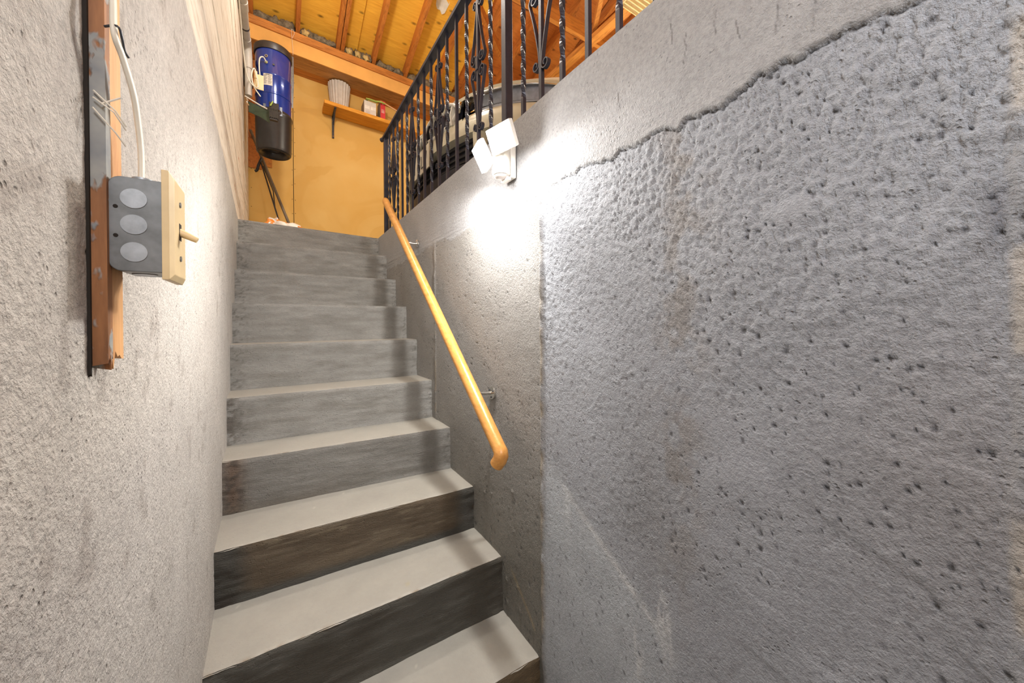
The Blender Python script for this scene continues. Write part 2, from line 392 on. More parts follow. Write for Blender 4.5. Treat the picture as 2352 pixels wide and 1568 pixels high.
def stain_shade_r(Y, Z):
    base = np.ones(Y.shape+(1,))*L3((168, 172, 180))
    def blend(c, w):
        nonlocal base
        base = base*(1-w[..., None])+L3(c)*w[..., None]
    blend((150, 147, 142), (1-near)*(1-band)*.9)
    blend((116, 113, 104), (1-near)*(1-band)*(1-sm(-.95, -.25, Z))*.8)  # greenish grey low down, partly the shade under the rail painted in
    blend((168, 168, 169), band*.9)
    # warm rusty haze around y=.45
    blend((142, 132, 120), near*(1-band)*np.exp(-((Y-.45-.05*fbm(Z*3, Z*0, 3))/.055)**2)*sm(-.75, -.3, Z)*sm(-.1, .15, fbm(Y*30, Z*25, 66, 3))*.5)
    # dark damp patch and pale scuffs low on the wall
    blend((138, 138, 140), near*np.exp(-((Y-.52)/.10)**2-((Z+.42)/.20)**2)*.5)
    line = Z-(-.50+(Y-.786)*.62)
    apex = sm(.44, .50, Y)*(1-sm(.80, .86, Y))
    fb = fbm(Y*22, Z*14, 33, 4)
    blend((200, 207, 214), np.clip(near*(1-sm(-.03, .04, line))*sm(.40, .52, Y)*(.75+.9*fb), 0, 1)*.7)
    blend((214, 216, 218), np.clip(near*apex*np.exp(-((line)/.012)**2)*(.6+1.6*fbm(Y*60, Z*60, 35, 3)), 0, 1)*.8)
    blend((212, 216, 220), np.clip(near*np.exp(-((Y-.80)/.012)**2)*(1-sm(-.5, -.47, Z))*sm(-.62, -.52, Z), 0, 1)*.6)
    for yc, zc in ((.485, -.66), (.56, -.78)):
        s = near*np.exp(-((Y-yc-.1*(Z-zc))/.018)**2-((Z-zc)/.07)**2)*np.clip(.2+5*fbm(Y*130, Z*40, 37, 2), 0, 1)
        blend((222, 224, 226), np.clip(s, 0, 1)*.9)
    # reddish-brown tint lower right
    blend((140, 134, 132), near*(1-sm(.05, .30, Y))*sm(-.55, -.15, -np.abs(Z+.2)-.2)*.5)
    # scraped dark patch near the jamb
    blend((112, 114, 124), near*np.exp(-((Y-.052)/.009)**2-((Z-.125)/.035)**2)*.7)
    # mortar left on the joint
    for y0 in (.915, 1.838):
        blend((158, 146, 126), (1-band)*np.exp(-((Y-y0)/.007)**2)*sm(.45, .6, vnoise(Z*18, Y*0+y0*31, 44))*(1-sm(-.2, .5, Z))*.8)
    # rail scuff beside the lowest step
    sc1 = np.exp(-((Z-(-1.0+(Y-.965)*.83))/.008)**2)*sm(.95, .97, Y)*(1-sm(1.08, 1.12, Y))
    blend((160, 146, 118), sc1*.8)
    # exposed crumbly edge
    blend((190, 183, 174), jam*sm(.55, .75, vnoise(Z*16, Y*30, 47))*.8)
    blend((166, 168, 172), jam*(1-sm(.42, .62, vnoise(Z*16, Y*30, 47)))*.6)
    # cracks in the plaster band and on the near wall
    for y0, z0, ln, sl in ((.37, .56, .05, .1), (.43, .55, .06, -.12), (.46, .60, .05, .05), (.33, .52, .04, .2), (.27, .50, .05, -.1), (.60, .53, .05, .1), (.22, .47, .05, -.2)):
        w = np.exp(-((Y-y0-sl*(Z-z0)-.004*fbm(Z*60, Z*0+y0*9, 48, 3)*2)/.0011)**2)*(np.abs(Z-z0) < ln/2)
        blend((66, 64, 62), w*.75)
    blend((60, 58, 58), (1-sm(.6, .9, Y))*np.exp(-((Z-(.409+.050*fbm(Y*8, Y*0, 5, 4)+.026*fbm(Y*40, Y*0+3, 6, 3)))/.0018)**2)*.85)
    blend((84, 84, 88), np.clip(ph*1.6, 0, 1)*.85*(1-band))
    return base
colr = stain_shade_r(yy, zz).reshape(-1, 3)
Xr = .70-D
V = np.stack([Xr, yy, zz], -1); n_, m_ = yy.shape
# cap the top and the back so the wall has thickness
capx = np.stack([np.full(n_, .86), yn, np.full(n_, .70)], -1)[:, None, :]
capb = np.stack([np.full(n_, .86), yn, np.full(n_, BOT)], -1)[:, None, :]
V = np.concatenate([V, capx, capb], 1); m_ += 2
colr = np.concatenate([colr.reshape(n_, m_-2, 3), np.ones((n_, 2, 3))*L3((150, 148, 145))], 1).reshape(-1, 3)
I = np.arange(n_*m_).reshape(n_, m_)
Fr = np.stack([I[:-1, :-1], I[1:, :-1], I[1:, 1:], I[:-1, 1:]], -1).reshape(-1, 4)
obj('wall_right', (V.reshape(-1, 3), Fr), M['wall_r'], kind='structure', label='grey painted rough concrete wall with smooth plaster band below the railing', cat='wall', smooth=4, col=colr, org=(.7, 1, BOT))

# --- left wall: stuccoed concrete up to the garage floor level
def xl(Y):
    Y = np.asarray(Y, float); t = np.clip(Y, .4, 3.2)
    return -.1495-.0165*(t-.4)-.0036*(t-.4)**2-.013*np.clip(Y-3.2, 0, 2)
def wall_l_disp(Y, Z):
    d = .0014*fbm(Y*90, Z*90, 101, 4)*(.4+1.2*vnoise(Y*4, Z*4, 102))+.004*fbm(Y*5, Z*3, 103, 3)
    ph = pits(Y, Z, .009, .30, .0006, .0019, 104)*(.3+vnoise(Y*7, Z*7, 105))
    d -= .0016*ph
    # raw unpainted patch behind the switch box
    return d*(1-.4*sm(1, 2, Y)), ph
yn = nodes((-1.3, .34, .08), (.34, .85, .0024), (.85, 1.3, .006), (1.3, 3.2, .012))
zn = nodes((BOT, -.5, .009), (-.5, .66, .0036), (.66, .70, .01))
yy, zz = np.meshgrid(yn, zn, indexing='ij'); D, ph = wall_l_disp(yy, zz)
def stainl(Y, Z):
    b = np.ones(Y.shape+(1,))*L3((204, 198, 191))
    def blend(c, w):
        nonlocal b
        b = b*(1-w[..., None])+L3(c)*w[..., None]
    blend((214, 210, 205), np.clip(.5+fbm(Y*2, Z*2, 111, 3)*2, 0, 1)*.5)
    blend((192, 190, 184), sm(1.4, 3.0, Y)*.8)
    blend((170, 162, 154), sm(.15, .3, fbm(Y*26, Z*22, 112, 4))*.6)
    blend((128, 120, 112), np.clip(ph, 0, 1)*.7)
    blend((120, 108, 100), np.clip(sm(.05, .16, fbm(Y*11, Z*9, 113, 4))*sm(-.3, .5, Z)*(1-sm(.45, .6, Y)), 0, 1)*.25)
    return b
coll = stainl(yy, zz).reshape(-1, 3)
V = np.stack([xl(yy)+D, yy, zz], -1); n_, m_ = yy.shape
V = np.concatenate([V, np.stack([xl(yn)-.15, yn, np.full(n_, .70)], -1)[:, None], np.stack([xl(yn)-.15, yn, np.full(n_, BOT)], -1)[:, None]], 1); m_ += 2
coll = np.concatenate([coll.reshape(n_, m_-2, 3), np.ones((n_, 2, 3))*L3((180, 174, 168))], 1).reshape(-1, 3)
I = np.arange(n_*m_).reshape(n_, m_)
Fl = np.stack([I[:-1, :-1], I[:-1, 1:], I[1:, 1:], I[1:, :-1]], -1).reshape(-1, 4)
wl = obj('wall_left', (V.reshape(-1, 3), Fl), M['wall_l'], kind='structure', label='pale stuccoed concrete wall on the left of the stairs with whitewashed boards above', cat='wall', smooth=4, col=coll, org=(-.15, 1, BOT))
# whitewashed boards above
zs = [.704, .90, 1.10, 1.325, 1.53, 1.75, 1.96, 2.18, 2.40, 2.62, 2.84, 3.06, 3.30, 3.60]
rnd = random.Random(4)
for i in range(len(zs)-1):
    b = MB(); a, c = zs[i]+.003, zs[i+1]-.003; off = rnd.uniform(-.002, .002)
    ys = [-1.3, .3, .8, 1.2, 1.6, 2.0, 2.4, 2.8, 3.2, 4.72]
    pts = [(xl(y)-.014+off-.001, y, (a+c)/2) for y in ys]
    h = (c-a)/2
    b.sweep(pts, [(-.010, -h), (.010, -h), (.012, -h+.004), (.012, h-.004), (.010, h), (-.010, h)], up=(0, 0, 1))
    obj('board', b, M['siding'], wl)
b = MB(); b.box((-.42, -1.3, .70), (-.285, 4.75, 3.9)); obj('wall_backing', b, M['gap'], wl)

# --- garage floor slab, landing
b = MB(); b.box((.861, -1.3, .45), (5.6, 5.2, .70)); b.box((-.40, 3.205, .45), (.861, 5.2, .698))
fl = obj('floor_garage', b, M['floor'], kind='structure', label='grey concrete garage slab behind the railing', cat='floor')
b = MB(); b.box((-.3, -1.3, -1.45), (.86, 1.1, -1.272)); obj('floor', b, M['floor'], kind='structure', label='grey concrete floor at the foot of the stairs', cat='floor')

# --- back wall of the garage
YB = 4.75
wb = thing('wall_back', (.2, YB, .7), 'yellow drywall end wall of the garage behind the landing', 'wall', kind='structure')
b = MB(); b.box((-.28, YB, .70), (.158, YB+.012, 2.83)); obj('drywall_sheet', b, M['drywall'], wb, fn=shear)
b = MB(); b.box((.164, YB, .70), (1.38, YB+.012, 2.83)); obj('drywall_sheet', b, M['drywall'], wb, fn=shear)
b = MB(); b.box((1.386, YB, .70), (2.6, YB+.012, 2.83)); obj('drywall_sheet', b, M['drywall'], wb, fn=shear)
b = MB(); b.box((2.606, YB, .70), (5.6, YB+.012, 2.83)); obj('drywall_sheet', b, M['drywall'], wb, fn=shear)
b = MB(); b.box((-.28, YB+.012, .70), (5.6, YB+.1, 3.5)); obj('wall_core', b, M['gap'], wb, fn=shear)
b = MB()
for k in range(12):
    for x in (.148, .176): b.disc((x+rnd.uniform(-.001, .001), YB-.0005, .9+k*.165+rnd.uniform(-.02, .02)), (0, -1, 0), .0035, 8)
for k in range(8): b.disc((-.225, YB-.0005, .85+k*.2), (0, -1, 0), .0035, 8)
o = obj('nail_heads', b, M['gap'], wb, fn=shear); o['kind'] = 'stuff'
b = MB(); b.box((-.28, YB-.012, 1.66), (-.13, YB-.001, 2.80)); obj('upright_board', b, M['rafter'], wb, fn=shear)
b = MB(); b.box((-.12, YB-.010, 1.7), (-.04, YB-.001, 2.80)); obj('upright_board', b, M['beam_y'], wb, fn=shear)
# boxed-in header: drywall face, stained soffit boards below, double plate on top
hd = thing('trim_1', (.2, 4.5, 2.8), 'boxed header beam along the top of the yellow end wall', 'beam', kind='structure')
b = MB(); b.box((-.26, 4.38, 2.80), (1.93, 4.395, 2.945)); obj('header_face', b, M['drywall2'], hd, fn=shear)
b = MB(); b.box((1.936, 4.38, 2.80), (5.6, 4.395, 2.945)); obj('header_face', b, M['drywall2'], hd, fn=shear)
for y0, y1, m in ((4.396, 4.50, 'old_board'), (4.503, 4.62, 'old_board'), (4.623, 4.749, 'beam_x')):
    b = MB(); b.box((-.26, y0, 2.806+rnd.uniform(0, .004)), (5.6, y1, 2.83)); obj('soffit_board', b, M[m], hd, fn=shear)
b = MB(); b.box((-.26, 4.365, 2.946), (5.6, 4.56, 2.985)); obj('top_plate', b, M['beam_x'], hd, fn=shear)
b = MB(); b.box((-.26, 4.375, 2.987), (5.6, 4.56, 3.03)); obj('top_plate', b, M['beam_x'], hd, fn=shear)

# --- roof: rafters run towards the stairs and rise, plywood sheets above
SL = .319
ce = thing('ceiling', (1.5, 2, 3.3), 'sloping garage roof of orange plywood on pine rafters', 'ceiling', kind='structure')
def rz(y, x): return 3.03+SL*(4.46+.075*(x+.2)-y)
xs = [-.20, .20, .585, .63, .97, 1.35, 1.735, 2.12, 2.50, 2.88, 3.27, 3.65, 4.03, 4.42, 4.80, 5.2]
for x in xs:
    b = MB(); y0, y1 = -1.3, 4.60+.075*(x+.2)
    b.beam((x, y0, rz(y0, x)+.06), (x, y1, rz(y1, x)+.06), .038, .12)
    obj('rafter', b, M['rafter'], ce)
xj = [-.42, .795, 2.01, 3.23, 4.45, 5.65]; yj = [4.9, 3.40, 2.1, .9, -.3, -1.4]
for i in range(5):
    for j in range(5):
        b = MB(); x0, x1 = xj[i]+.002, xj[i+1]-.002; y0, y1 = yj[j+1]+.003, yj[j]+.075*1.2*(j == 0)-.003
        k = []
        for z in (.121, .133):
            for (x, y) in ((x0, y0), (x1, y0), (x1, y1), (x0, y1)): k.append((x, y, rz(y, x0*.5+x1*.5)+z))
        b.add(k, [(3, 2, 1, 0), (4, 5, 6, 7), (0, 1, 5, 4), (1, 2, 6, 5), (2, 3, 7, 6), (3, 0, 4, 7)])
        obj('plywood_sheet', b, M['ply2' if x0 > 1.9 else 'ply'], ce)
# ties seen on the right
b = MB(); b.beam((1.36, 2.84, 3.07), (5.6, 2.84, 3.07), .045, .14); obj('tie_beam', b, M['beam_x'], ce)
b = MB(); b.beam((2.86, -1.3, 3.02), (2.86, 4.5, 3.02), .09, .05); obj('purlin', b, M['beam_y'], ce)
b = MB(); b.beam((2.93, -1.3, 3.10), (2.93, 4.5, 3.10), .04, .14); obj('purlin', b, M['rafter'], ce)
b = MB(); b.beam((1.36, 2.88, 3.03), (2.9, 4.2, 3.1), .04, .09); obj('brace', b, M['rafter'], ce)
b = MB(); b.beam((2.0, 1.6, 3.15), (2.86, 2.8, 3.12), .04, .09); obj('brace', b, M['beam_y'], ce)
# loose insulation wool pushed in at the eave
def lump(mb, c, s, seed, n=12):
    r = np.random.RandomState(seed); V = []; Fc = []
    for i in range(n+1):
        for j in range(n*2):
            th = PI*i/n; ph_ = 2*PI*j/(n*2); d = np.array([math.sin(th)*math.cos(ph_), math.sin(th)*math.sin(ph_), math.cos(th)])
            k = 1+.35*math.sin(3*d[0]*2+seed)*math.cos(4*d[1]+seed*2)+.12*math.sin(9*d[2]+7*d[0]+seed)
            V.append(np.array(c)+d*np.array(s)*k)
    for i in range(n):
        for j in range(n*2): Fc.append((i*n*2+j, i*n*2+(j+1) % (n*2), (i+1)*n*2+(j+1) % (n*2), (i+1)*n*2+j))
    mb.add(V, Fc)
b = MB()
for i in range(len(xs)-1):
    a, c = xs[i]+.03, xs[i+1]-.03
    if c-a < .1 or a > 4: continue
    for k in range(3):
        x = a+(c-a)*(k+.5)/3; y = 4.43+.075*(x+.2); lump(b, (x, y, 3.085), ((c-a)/4.6, .045, .045+.012*math.sin(x*9)), i*3+k, 7)
obj('insulation', b, M['wool'], label='grey insulation wool stuffed between the rafter feet at the eave', cat='insulation', kind='stuff', smooth=4)
for i, (x, lab) in enumerate(((.27, 'yellow foam scrap on the header, above and right of the blue canister'), (.70, 'pale foam scrap leaning on the double rafter above the header'), (.79, 'middle one of the three yellow foam scraps in a row above the header'), (.88, 'yellow foam scrap furthest right of the row above the header'))):
    b = MB(); lump(b, (x, 4.395+.075*x, 3.065), (.035, .03, .03), i+50, 7)
    obj('foam_lump', b, M['foam'], label=lab, cat='foam', group='foam scraps above the header', smooth=4)
# remaining garage walls, out of view
b = MB(); b.box((5.6, -1.3, .7), (5.7, 5.3, 5)); obj('wall_east', b, M['drywall2'], kind='structure', label='far side wall of the garage behind the car', cat='wall')
b = MB(); b.box((-.42, -1.42, -1.45), (5.7, -1.31, 5.1)); obj('wall_front', b, M['drywall2'], kind='structure', label='front wall of the garage behind the viewer', cat='wall')

# --- stairs
ST = {1: (.700, 3.113, 3.025), 2: (.514, 2.848, 2.80), 3: (.308, 2.598, 2.56), 4: (.108, 2.351, 2.325), 5: (-.096, 2.145, 2.14),
      6: (-.309, 1.896, 1.92), 7: (-.507, 1.650, 1.70), 8: (-.702, 1.400, 1.434), 9: (-.876, 1.166, 1.168), 10: (-1.074, .935, .937), 11: (-1.272, .69, .69)}
stairs = thing('concrete_staircase', (.25, .9, -1.27), 'grey painted concrete staircase rising between the two walls to the yellow landing', 'stairs')
X0, X1 = -.245, .712
for i in range(1, 11):
    z, yr, yl = ST[i]; zb = ST[i+1][0]
    def yf(x): return yl+(yr-yl)*(x-(-.19))/(.70+.19)
    # riser: grid with trowelled relief
    xs_ = np.linspace(X0, X1, 130); zs_ = np.linspace(zb-.01, z, 34)
    Xg, Zg = np.meshgrid(xs_, zs_, indexing='ij')
    if i < 10 or 1:
        wave = .0022*fbm(Xg*9+i*7, Zg*90, 200+i, 3)+.0035*fbm(Xg*14, Zg*20+i*3, 220+i, 4)
    ends = np.exp(-((Xg-X1+.02)/.03)**2)+np.exp(-((Xg-xl(np.full_like(Xg, yl))-.02)/.05)**2)
    wave = wave*(1+1.2*ends)+(.002*fbm(Xg*90, Zg*90, 240+i, 3))*ends
    nose = .004*sm(z-.012, z, Zg)
    Yg = yf(Xg)+wave*2+nose+.0035*sm(zb+.02, zb, Zg)*-1
    V = np.stack([Xg, Yg, Zg], -1); n_, m_ = Xg.shape; I = np.arange(n_*m_).reshape(n_, m_)
    Fq = np.stack([I[:-1, :-1], I[1:, :-1], I[1:, 1:], I[:-1, 1:]], -1).reshape(-1, 4)
    base = np.ones(Xg.shape+(1,))*L3((158, 157, 153))
    def bl(c, w):
        global base
        base = base*(1-w[..., None])+L3(c)*np.clip(w, 0, 1)[..., None]
    bl((124, 121, 114), np.clip(.4+fbm(Xg*10, Zg*40, 260+i, 3)*2.5, 0, 1)*.5)
    u = (Zg-zb)/(z-zb)
    if i == 6: bl((70, 58, 48), np.exp(-((Xg+.17)/.03)**2)*sm(0, .1, fbm(Xg*60, Zg*60, 7, 3)+.08)*.6)
    if i == 7:
        bl((120, 88, 62), np.exp(-((Xg+.145)/.035)**2)*.9); bl((60, 48, 38), np.exp(-((Xg+.15)/.04)**2)*sm(.0, .12, fbm(Xg*50, Zg*60, 8, 4))*.9)
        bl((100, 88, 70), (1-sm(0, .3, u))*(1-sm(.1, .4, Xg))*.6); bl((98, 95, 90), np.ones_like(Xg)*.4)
    if i == 8:  # worn brown riser, with the shade of grazing light added to its colour
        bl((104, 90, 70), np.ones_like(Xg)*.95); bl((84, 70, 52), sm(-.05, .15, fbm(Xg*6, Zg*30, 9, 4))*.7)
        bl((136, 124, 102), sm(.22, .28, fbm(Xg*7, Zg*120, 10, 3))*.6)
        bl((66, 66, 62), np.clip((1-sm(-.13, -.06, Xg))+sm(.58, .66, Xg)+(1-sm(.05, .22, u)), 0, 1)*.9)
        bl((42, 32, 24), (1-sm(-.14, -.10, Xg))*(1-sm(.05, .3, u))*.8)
    if i == 9: bl((80, 78, 70), np.ones_like(Xg)*.9); bl((70, 62, 50), sm(0, .2, fbm(Xg*5, Zg*9, 12, 3))*.4)  # greenish grey riser, darkened in colour for the grazing light
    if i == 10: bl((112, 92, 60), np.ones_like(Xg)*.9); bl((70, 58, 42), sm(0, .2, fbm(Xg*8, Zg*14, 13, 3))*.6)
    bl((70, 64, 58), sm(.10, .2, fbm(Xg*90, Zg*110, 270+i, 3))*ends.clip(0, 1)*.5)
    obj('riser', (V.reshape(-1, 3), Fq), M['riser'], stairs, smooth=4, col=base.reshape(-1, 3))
    # tread behind this nosing (up to the riser above)
    if i > 1: zu, yru, ylu = ST[i-1]
    else: yru, ylu = 3.23, 3.23
    vs_ = np.concatenate([[0, .012, .03], np.linspace(.06, 1, 26)])
    Xg, Tg = np.meshgrid(xs_, vs_, indexing='ij')
    ynear = yf(Xg)+.004+.008*fbm(Xg*16, Xg*0, 200+i, 3)
    yfar = ylu+(yru-ylu)*(Xg+.19)/.89+.02
    Yg = ynear+(yfar-ynear)*Tg
    Zg = z-.0025*(1-sm(0, .03, Tg))+.0012*fbm(Xg*12, Yg*12, 300+i, 3)+.0018*fbm(Xg*60, Xg*0+i, 310+i, 2)*(1-sm(0, .03, Tg))*2
    V = np.stack([Xg, Yg, Zg], -1); n_, m_ = Xg.shape; I = np.arange(n_*m_).reshape(n_, m_)
    Fq = np.stack([I[:-1, :-1], I[1:, :-1], I[1:, 1:], I[:-1, 1:]], -1).reshape(-1, 4)
    base = np.ones(Xg.shape+(1,))*L3((166, 163, 154))
    bl((164, 160, 152), np.clip(.5+fbm(Xg*4, Yg*6, 320+i, 3)*2, 0, 1)*.5)
    bl((190, 186, 174), sm(.40, .44, fbm(Xg*90, Yg*90, 330+i, 2))*.8)
    bl((132, 118, 98), (1-sm(0, .05, Tg))*sm(.05, .2, fbm(Xg*40, Yg*40, 340+i, 3))*(.8 if i > 6 else .25))
    if i == 9: bl((170, 158, 110), np.exp(-((Xg-.36)/.006)**2-((Yg-1.22)/.008)**2)*.6)
    obj('tread', (V.reshape(-1, 3), Fq), M['tread'], stairs, smooth=4, col=base.reshape(-1, 3))
b = MB()
for i in range(2, 11):
    z, yr, yl = ST[i]; zu, yru, ylu = ST[i-1]
    b.box((X0, max(yr, yl)+.025, -1.45), (X1, 3.25, z-.02))
b.box((X0, 3.15, -1.45), (X1, 3.25, .68))
obj('stair_core', b, M['floor'], stairs)

# ------------------------------------------------------------------ iron railing
XR = .745
rail = thing('iron_railing', (XR, 1.5, .70), 'black wrought iron railing with twisted bars and scrolls along the garage floor edge', 'railing')
b = MB(); b.sweep([(XR, -.60, 1.505), (XR, 3.055, 1.505)], [(-.022, -.012), (.022, -.012), (.024, .002), (.014, .013), (-.014, .013), (-.024, .002)], up=(0, 0, 1)); obj('top_rail', b, M['iron'], rail)
def post(y, m='iron'):
    b = MB(); b.beam((XR, y, .701), (XR, y, 1.494), .032, .032); b.beam((XR, y, .701), (XR, y, .708), .07, .07); return obj('post', b, M[m], rail, bevel=.002)
post(3.03); post(1.185); post(-.55)
b = MB(); b.tube([(XR, 3.045, 1.50), (XR-.02, 3.09, 1.50)], .017, 14); obj('rail_cap', b, M['iron'], rail)
bz0, bz1 = .701, 1.494
# one of each kind, the rest share their meshes
b = MB(); b.beam((XR, 0, bz0), (XR, 0, .80), .0135, .0135)
b.beam((XR, 0, .80), (XR, 0, 1.40), .0135, .0135, tw=PI*5, seg=60); b.beam((XR, 0, 1.40), (XR, 0, bz1), .0135, .0135, tw=0)
tw0 = obj('twisted_baluster', b, M['iron'], rail)
b = MB(); b.beam((XR, 0, bz0), (XR, 0, bz1), .0135, .0135); pl0 = obj('baluster', b, M['iron'], rail)
def spiral(c, r0, r1, a0, a1, n=22):
    return [(c[0]+(r0+(r1-r0)*t)*math.cos(a0+(a1-a0)*t), c[1]+(r0+(r1-r0)*t)*math.sin(a0+(a1-a0)*t)) for t in np.linspace(0, 1, n)]
def scroll_path():
    p = spiral((.025, 1.392), .006, .018, PI*4.2, PI*1.0 + 2*PI*0, 26)
    p = [(x, z) for x, z in p]
    p = spiral((.025, 1.392), .006, .019, PI-2.3*PI, PI, 28)
    mid = [(.011, 1.35), (.022, 1.30), (.036, 1.245), (.050, 1.20), (.060, 1.172)]
    q = spiral((.036, 1.163), .026, .008, 0, -2.4*PI, 30)
    return p+mid+q
sp = scroll_path(); prof = [(-.002, -.007), (.002, -.007), (.002, .007), (-.002, .007)]
SC = []
for s in (1, -1):
    for mz in (0, 1):
        b = MB(); dz = 0 if s > 0 else -.012
        b.sweep([(XR, s*y, (z if not mz else 2*1.128-z)+dz) for y, z in sp], prof, up=(1, 0, 0)); SC.append(obj('scroll', b, M['iron'], rail, smooth=.6))
b = MB(); b.beam((XR, 0, 1.10), (XR, 0, 1.155), .022, .022); col0 = obj('collar', b, M['iron'], rail, bevel=.002)
pat = [(3.03-.1135*k, c) for k, c in zip(range(1, 17), 'TSTPTSTPTSTPTST')]
ysb = [2.915, 2.80, 2.69, 2.575, 2.46, 2.35, 2.225, 2.115, 1.998, 1.88, 1.766, 1.648, 1.535, 1.419, 1.311]
patt = list(zip(ysb, 'TSTPTSTPTSTPTST'))
patt += list(zip([1.075, .969, .863, .752, .641, .53, .42, .31, .2, .09, -.02, -.13, -.24, -.35, -.46], 'TSTPTSTPTSTPTST'))
first = {'T': True, 'P': True, 'S': True}
for y, k in patt:
    if k == 'T':
        if first['T']: tw0.location.y += y; first['T'] = False
        else: inst(tw0, rail, (0, y-patt[0][0], 0))
    else:
        if first['P'] is True: pl0.location.y += y; first['P'] = y
        else: inst(pl0, rail, (0, y-first['P'], 0))
        if k == 'S':
            if first['S'] is True:
                for o in SC+[col0]: o.location.y += y
                first['S'] = y
            else:
                for o in SC+[col0]: inst(o, rail, (0, y-first['S'], 0))

# ------------------------------------------------------------------ wooden handrail
A = Vector((.597, 2.452, .804)); B = Vector((.597, 1.004, -.409)); dr = (B-A).normalized()
hr = thing('handrail', (.62, 1.8, .2), 'round varnished oak handrail on steel brackets along the right wall', 'handrail')
pts = [A-dr*.004, A+dr*.002]+[A.lerp(B, t) for t in np.linspace(.01, .985, 40)]+[B]
b = MB(); rs = [.010, .0195]+[.0225]*40+[.0225]
b.cone(pts, rs, 24)
obj('rail', b, M['maple'], hr, smooth=.9)
b = MB(); e = Vector((-.22, .42, -.88)).normalized()
elb = [B-dr*.012, B+dr*.006, B+dr*.014+e*.006, B+dr*.017+e*.020, B+dr*.014+e*.042]
b.cone(elb, [.0225, .0235, .0245, .0235, .0225], 24); obj('rail_end_return', b, M['maple'], hr, smooth=.9)
for tt in (.232, .84):
    p = A.lerp(B, tt); b = MB()
    b.tube([(.697, p.y-.01, p.z-.055), (.690, p.y-.01, p.z-.055)], .024, 20, up=(0, 0, 1))
    b.tube([(.692, p.y-.01, p.z-.055), (.665, p.y-.006, p.z-.055), (.615, p.y, p.z-.048), (.601, p.y, p.z-.02)], .0065, 10, up=(0, 1, 0))
    b.beam((.599, p.y+.022, p.z-.004), (.599, p.y-.022, p.z-.038), .022, .004)
    br = obj('bracket', b, M['chrome'], hr, smooth=.7)
    b = MB()
    for dy, dz in ((.013, .01), (-.013, .008), (0, -.016)): b.disc((.690, p.y-.01+dy, p.z-.055+dz), (-1, 0, 0), .0035, 8, .002)
    obj('screw_heads', b, M['iron_grey'], br)

# ------------------------------------------------------------------ floodlight on the wall
fd = thing('floodlight', (.69, 1.03, .50), 'white twin-head led floodlight with motion sensor on the right wall', 'light')
b = MB(); b.box((.672, 1.048, .497), (.694, 1.115, .652)); obj('back_plate', b, M['white_plastic'], fd, bevel=.003)
b = MB(); b.lathe([(.0, -.001), (.028, -.001), (.031, .004), (.031, .085), (.024, .092), (0, .093)], (.645, 1.066, .503), 28); obj('sensor_body', b, M['white_plastic'], fd, smooth=.8)
b = MB(); b.lathe([(0, -.012), (.014, -.011), (.023, -.006), (.026, 0)], (.645, 1.068, .502), 24); obj('sensor_lens', b, M['lens_plastic'], fd, smooth=.9)
b = MB(); b.box((.655, 1.048, .487), (.672, 1.08, .497)); obj('lower_tab', b, M['white_plastic'], fd)
b = MB(); b.tube([(.66, 1.06, .585), (.632, 1.055, .575), (.625, 1.05, .56)], .008, 10); b.tube([(.66, 1.05, .60), (.622, 1.0, .585)], .009, 10)
b.tube([(.628, 1.04, .57), (.618, 1.075, .572)], .0065, 10); b.cone([(.632, 1.045, .568), (.630, 1.045, .556)], [.012, .010], 12); obj('swivel_arm', b, M['white_plastic'], fd, smooth=.8)
def head(c, nrm, w, h, roll_):
    n = Vector(nrm).normalized(); zx = Vector((0, 0, 1)); x = zx.cross(n).normalized(); z = n.cross(x)
    x2 = x*math.cos(roll_)+z*math.sin(roll_); z2 = z*math.cos(roll_)-x*math.sin(roll_)
    Mx = Matrix(((x2.x, n.x, z2.x, c[0]), (x2.y, n.y, z2.y, c[1]), (x2.z, n.z, z2.z, c[2]), (0, 0, 0, 1)))
    b = MB(); b.box((-w/2, -.018, -h/2), (w/2, 0, h/2), Mx); o = obj('lamp_head', b, M['white_plastic'], fd, bevel=.004)
    b = MB(); b.box((-w/2+.003, -.001, -h/2+.003), (w/2-.003, .004, h/2-.003), Mx); obj('led_panel', b, M['led'], o)
head((.592, .982, .580), (-.90, -.20, -.42), .104, .078, 0)
head((.590, 1.108, .568), (-.88, .18, -.45), .086, .088, 0)

for c_, d_, e_ in (((.580, .955, .545), (-.12, -.35, -.93), 6), ((.598, 1.140, .515), (-.18, .45, -.85), 19)):
    l_ = bpy.data.lights.new('led_light', 'SPOT'); l_.energy = e_; l_.color = (1, .97, .93); l_.shadow_soft_size = .022
    l_.spot_size = math.radians(168); l_.spot_blend = .5
    o_ = bpy.data.objects.new('led_light', l_); C.objects.link(o_); o_.location = c_
    o_.rotation_euler = Vector(d_).to_track_quat('-Z', 'Y').to_euler()
for c_ in ((.560, .972, .552), (.562, 1.125, .548)):
    l_ = bpy.data.lights.new('led_glow', 'POINT'); l_.energy = 2.6; l_.color = (1, .97, .93); l_.shadow_soft_size = .03
    o_ = bpy.data.objects.new('led_glow', l_); C.objects.link(o_); o_.location = c_
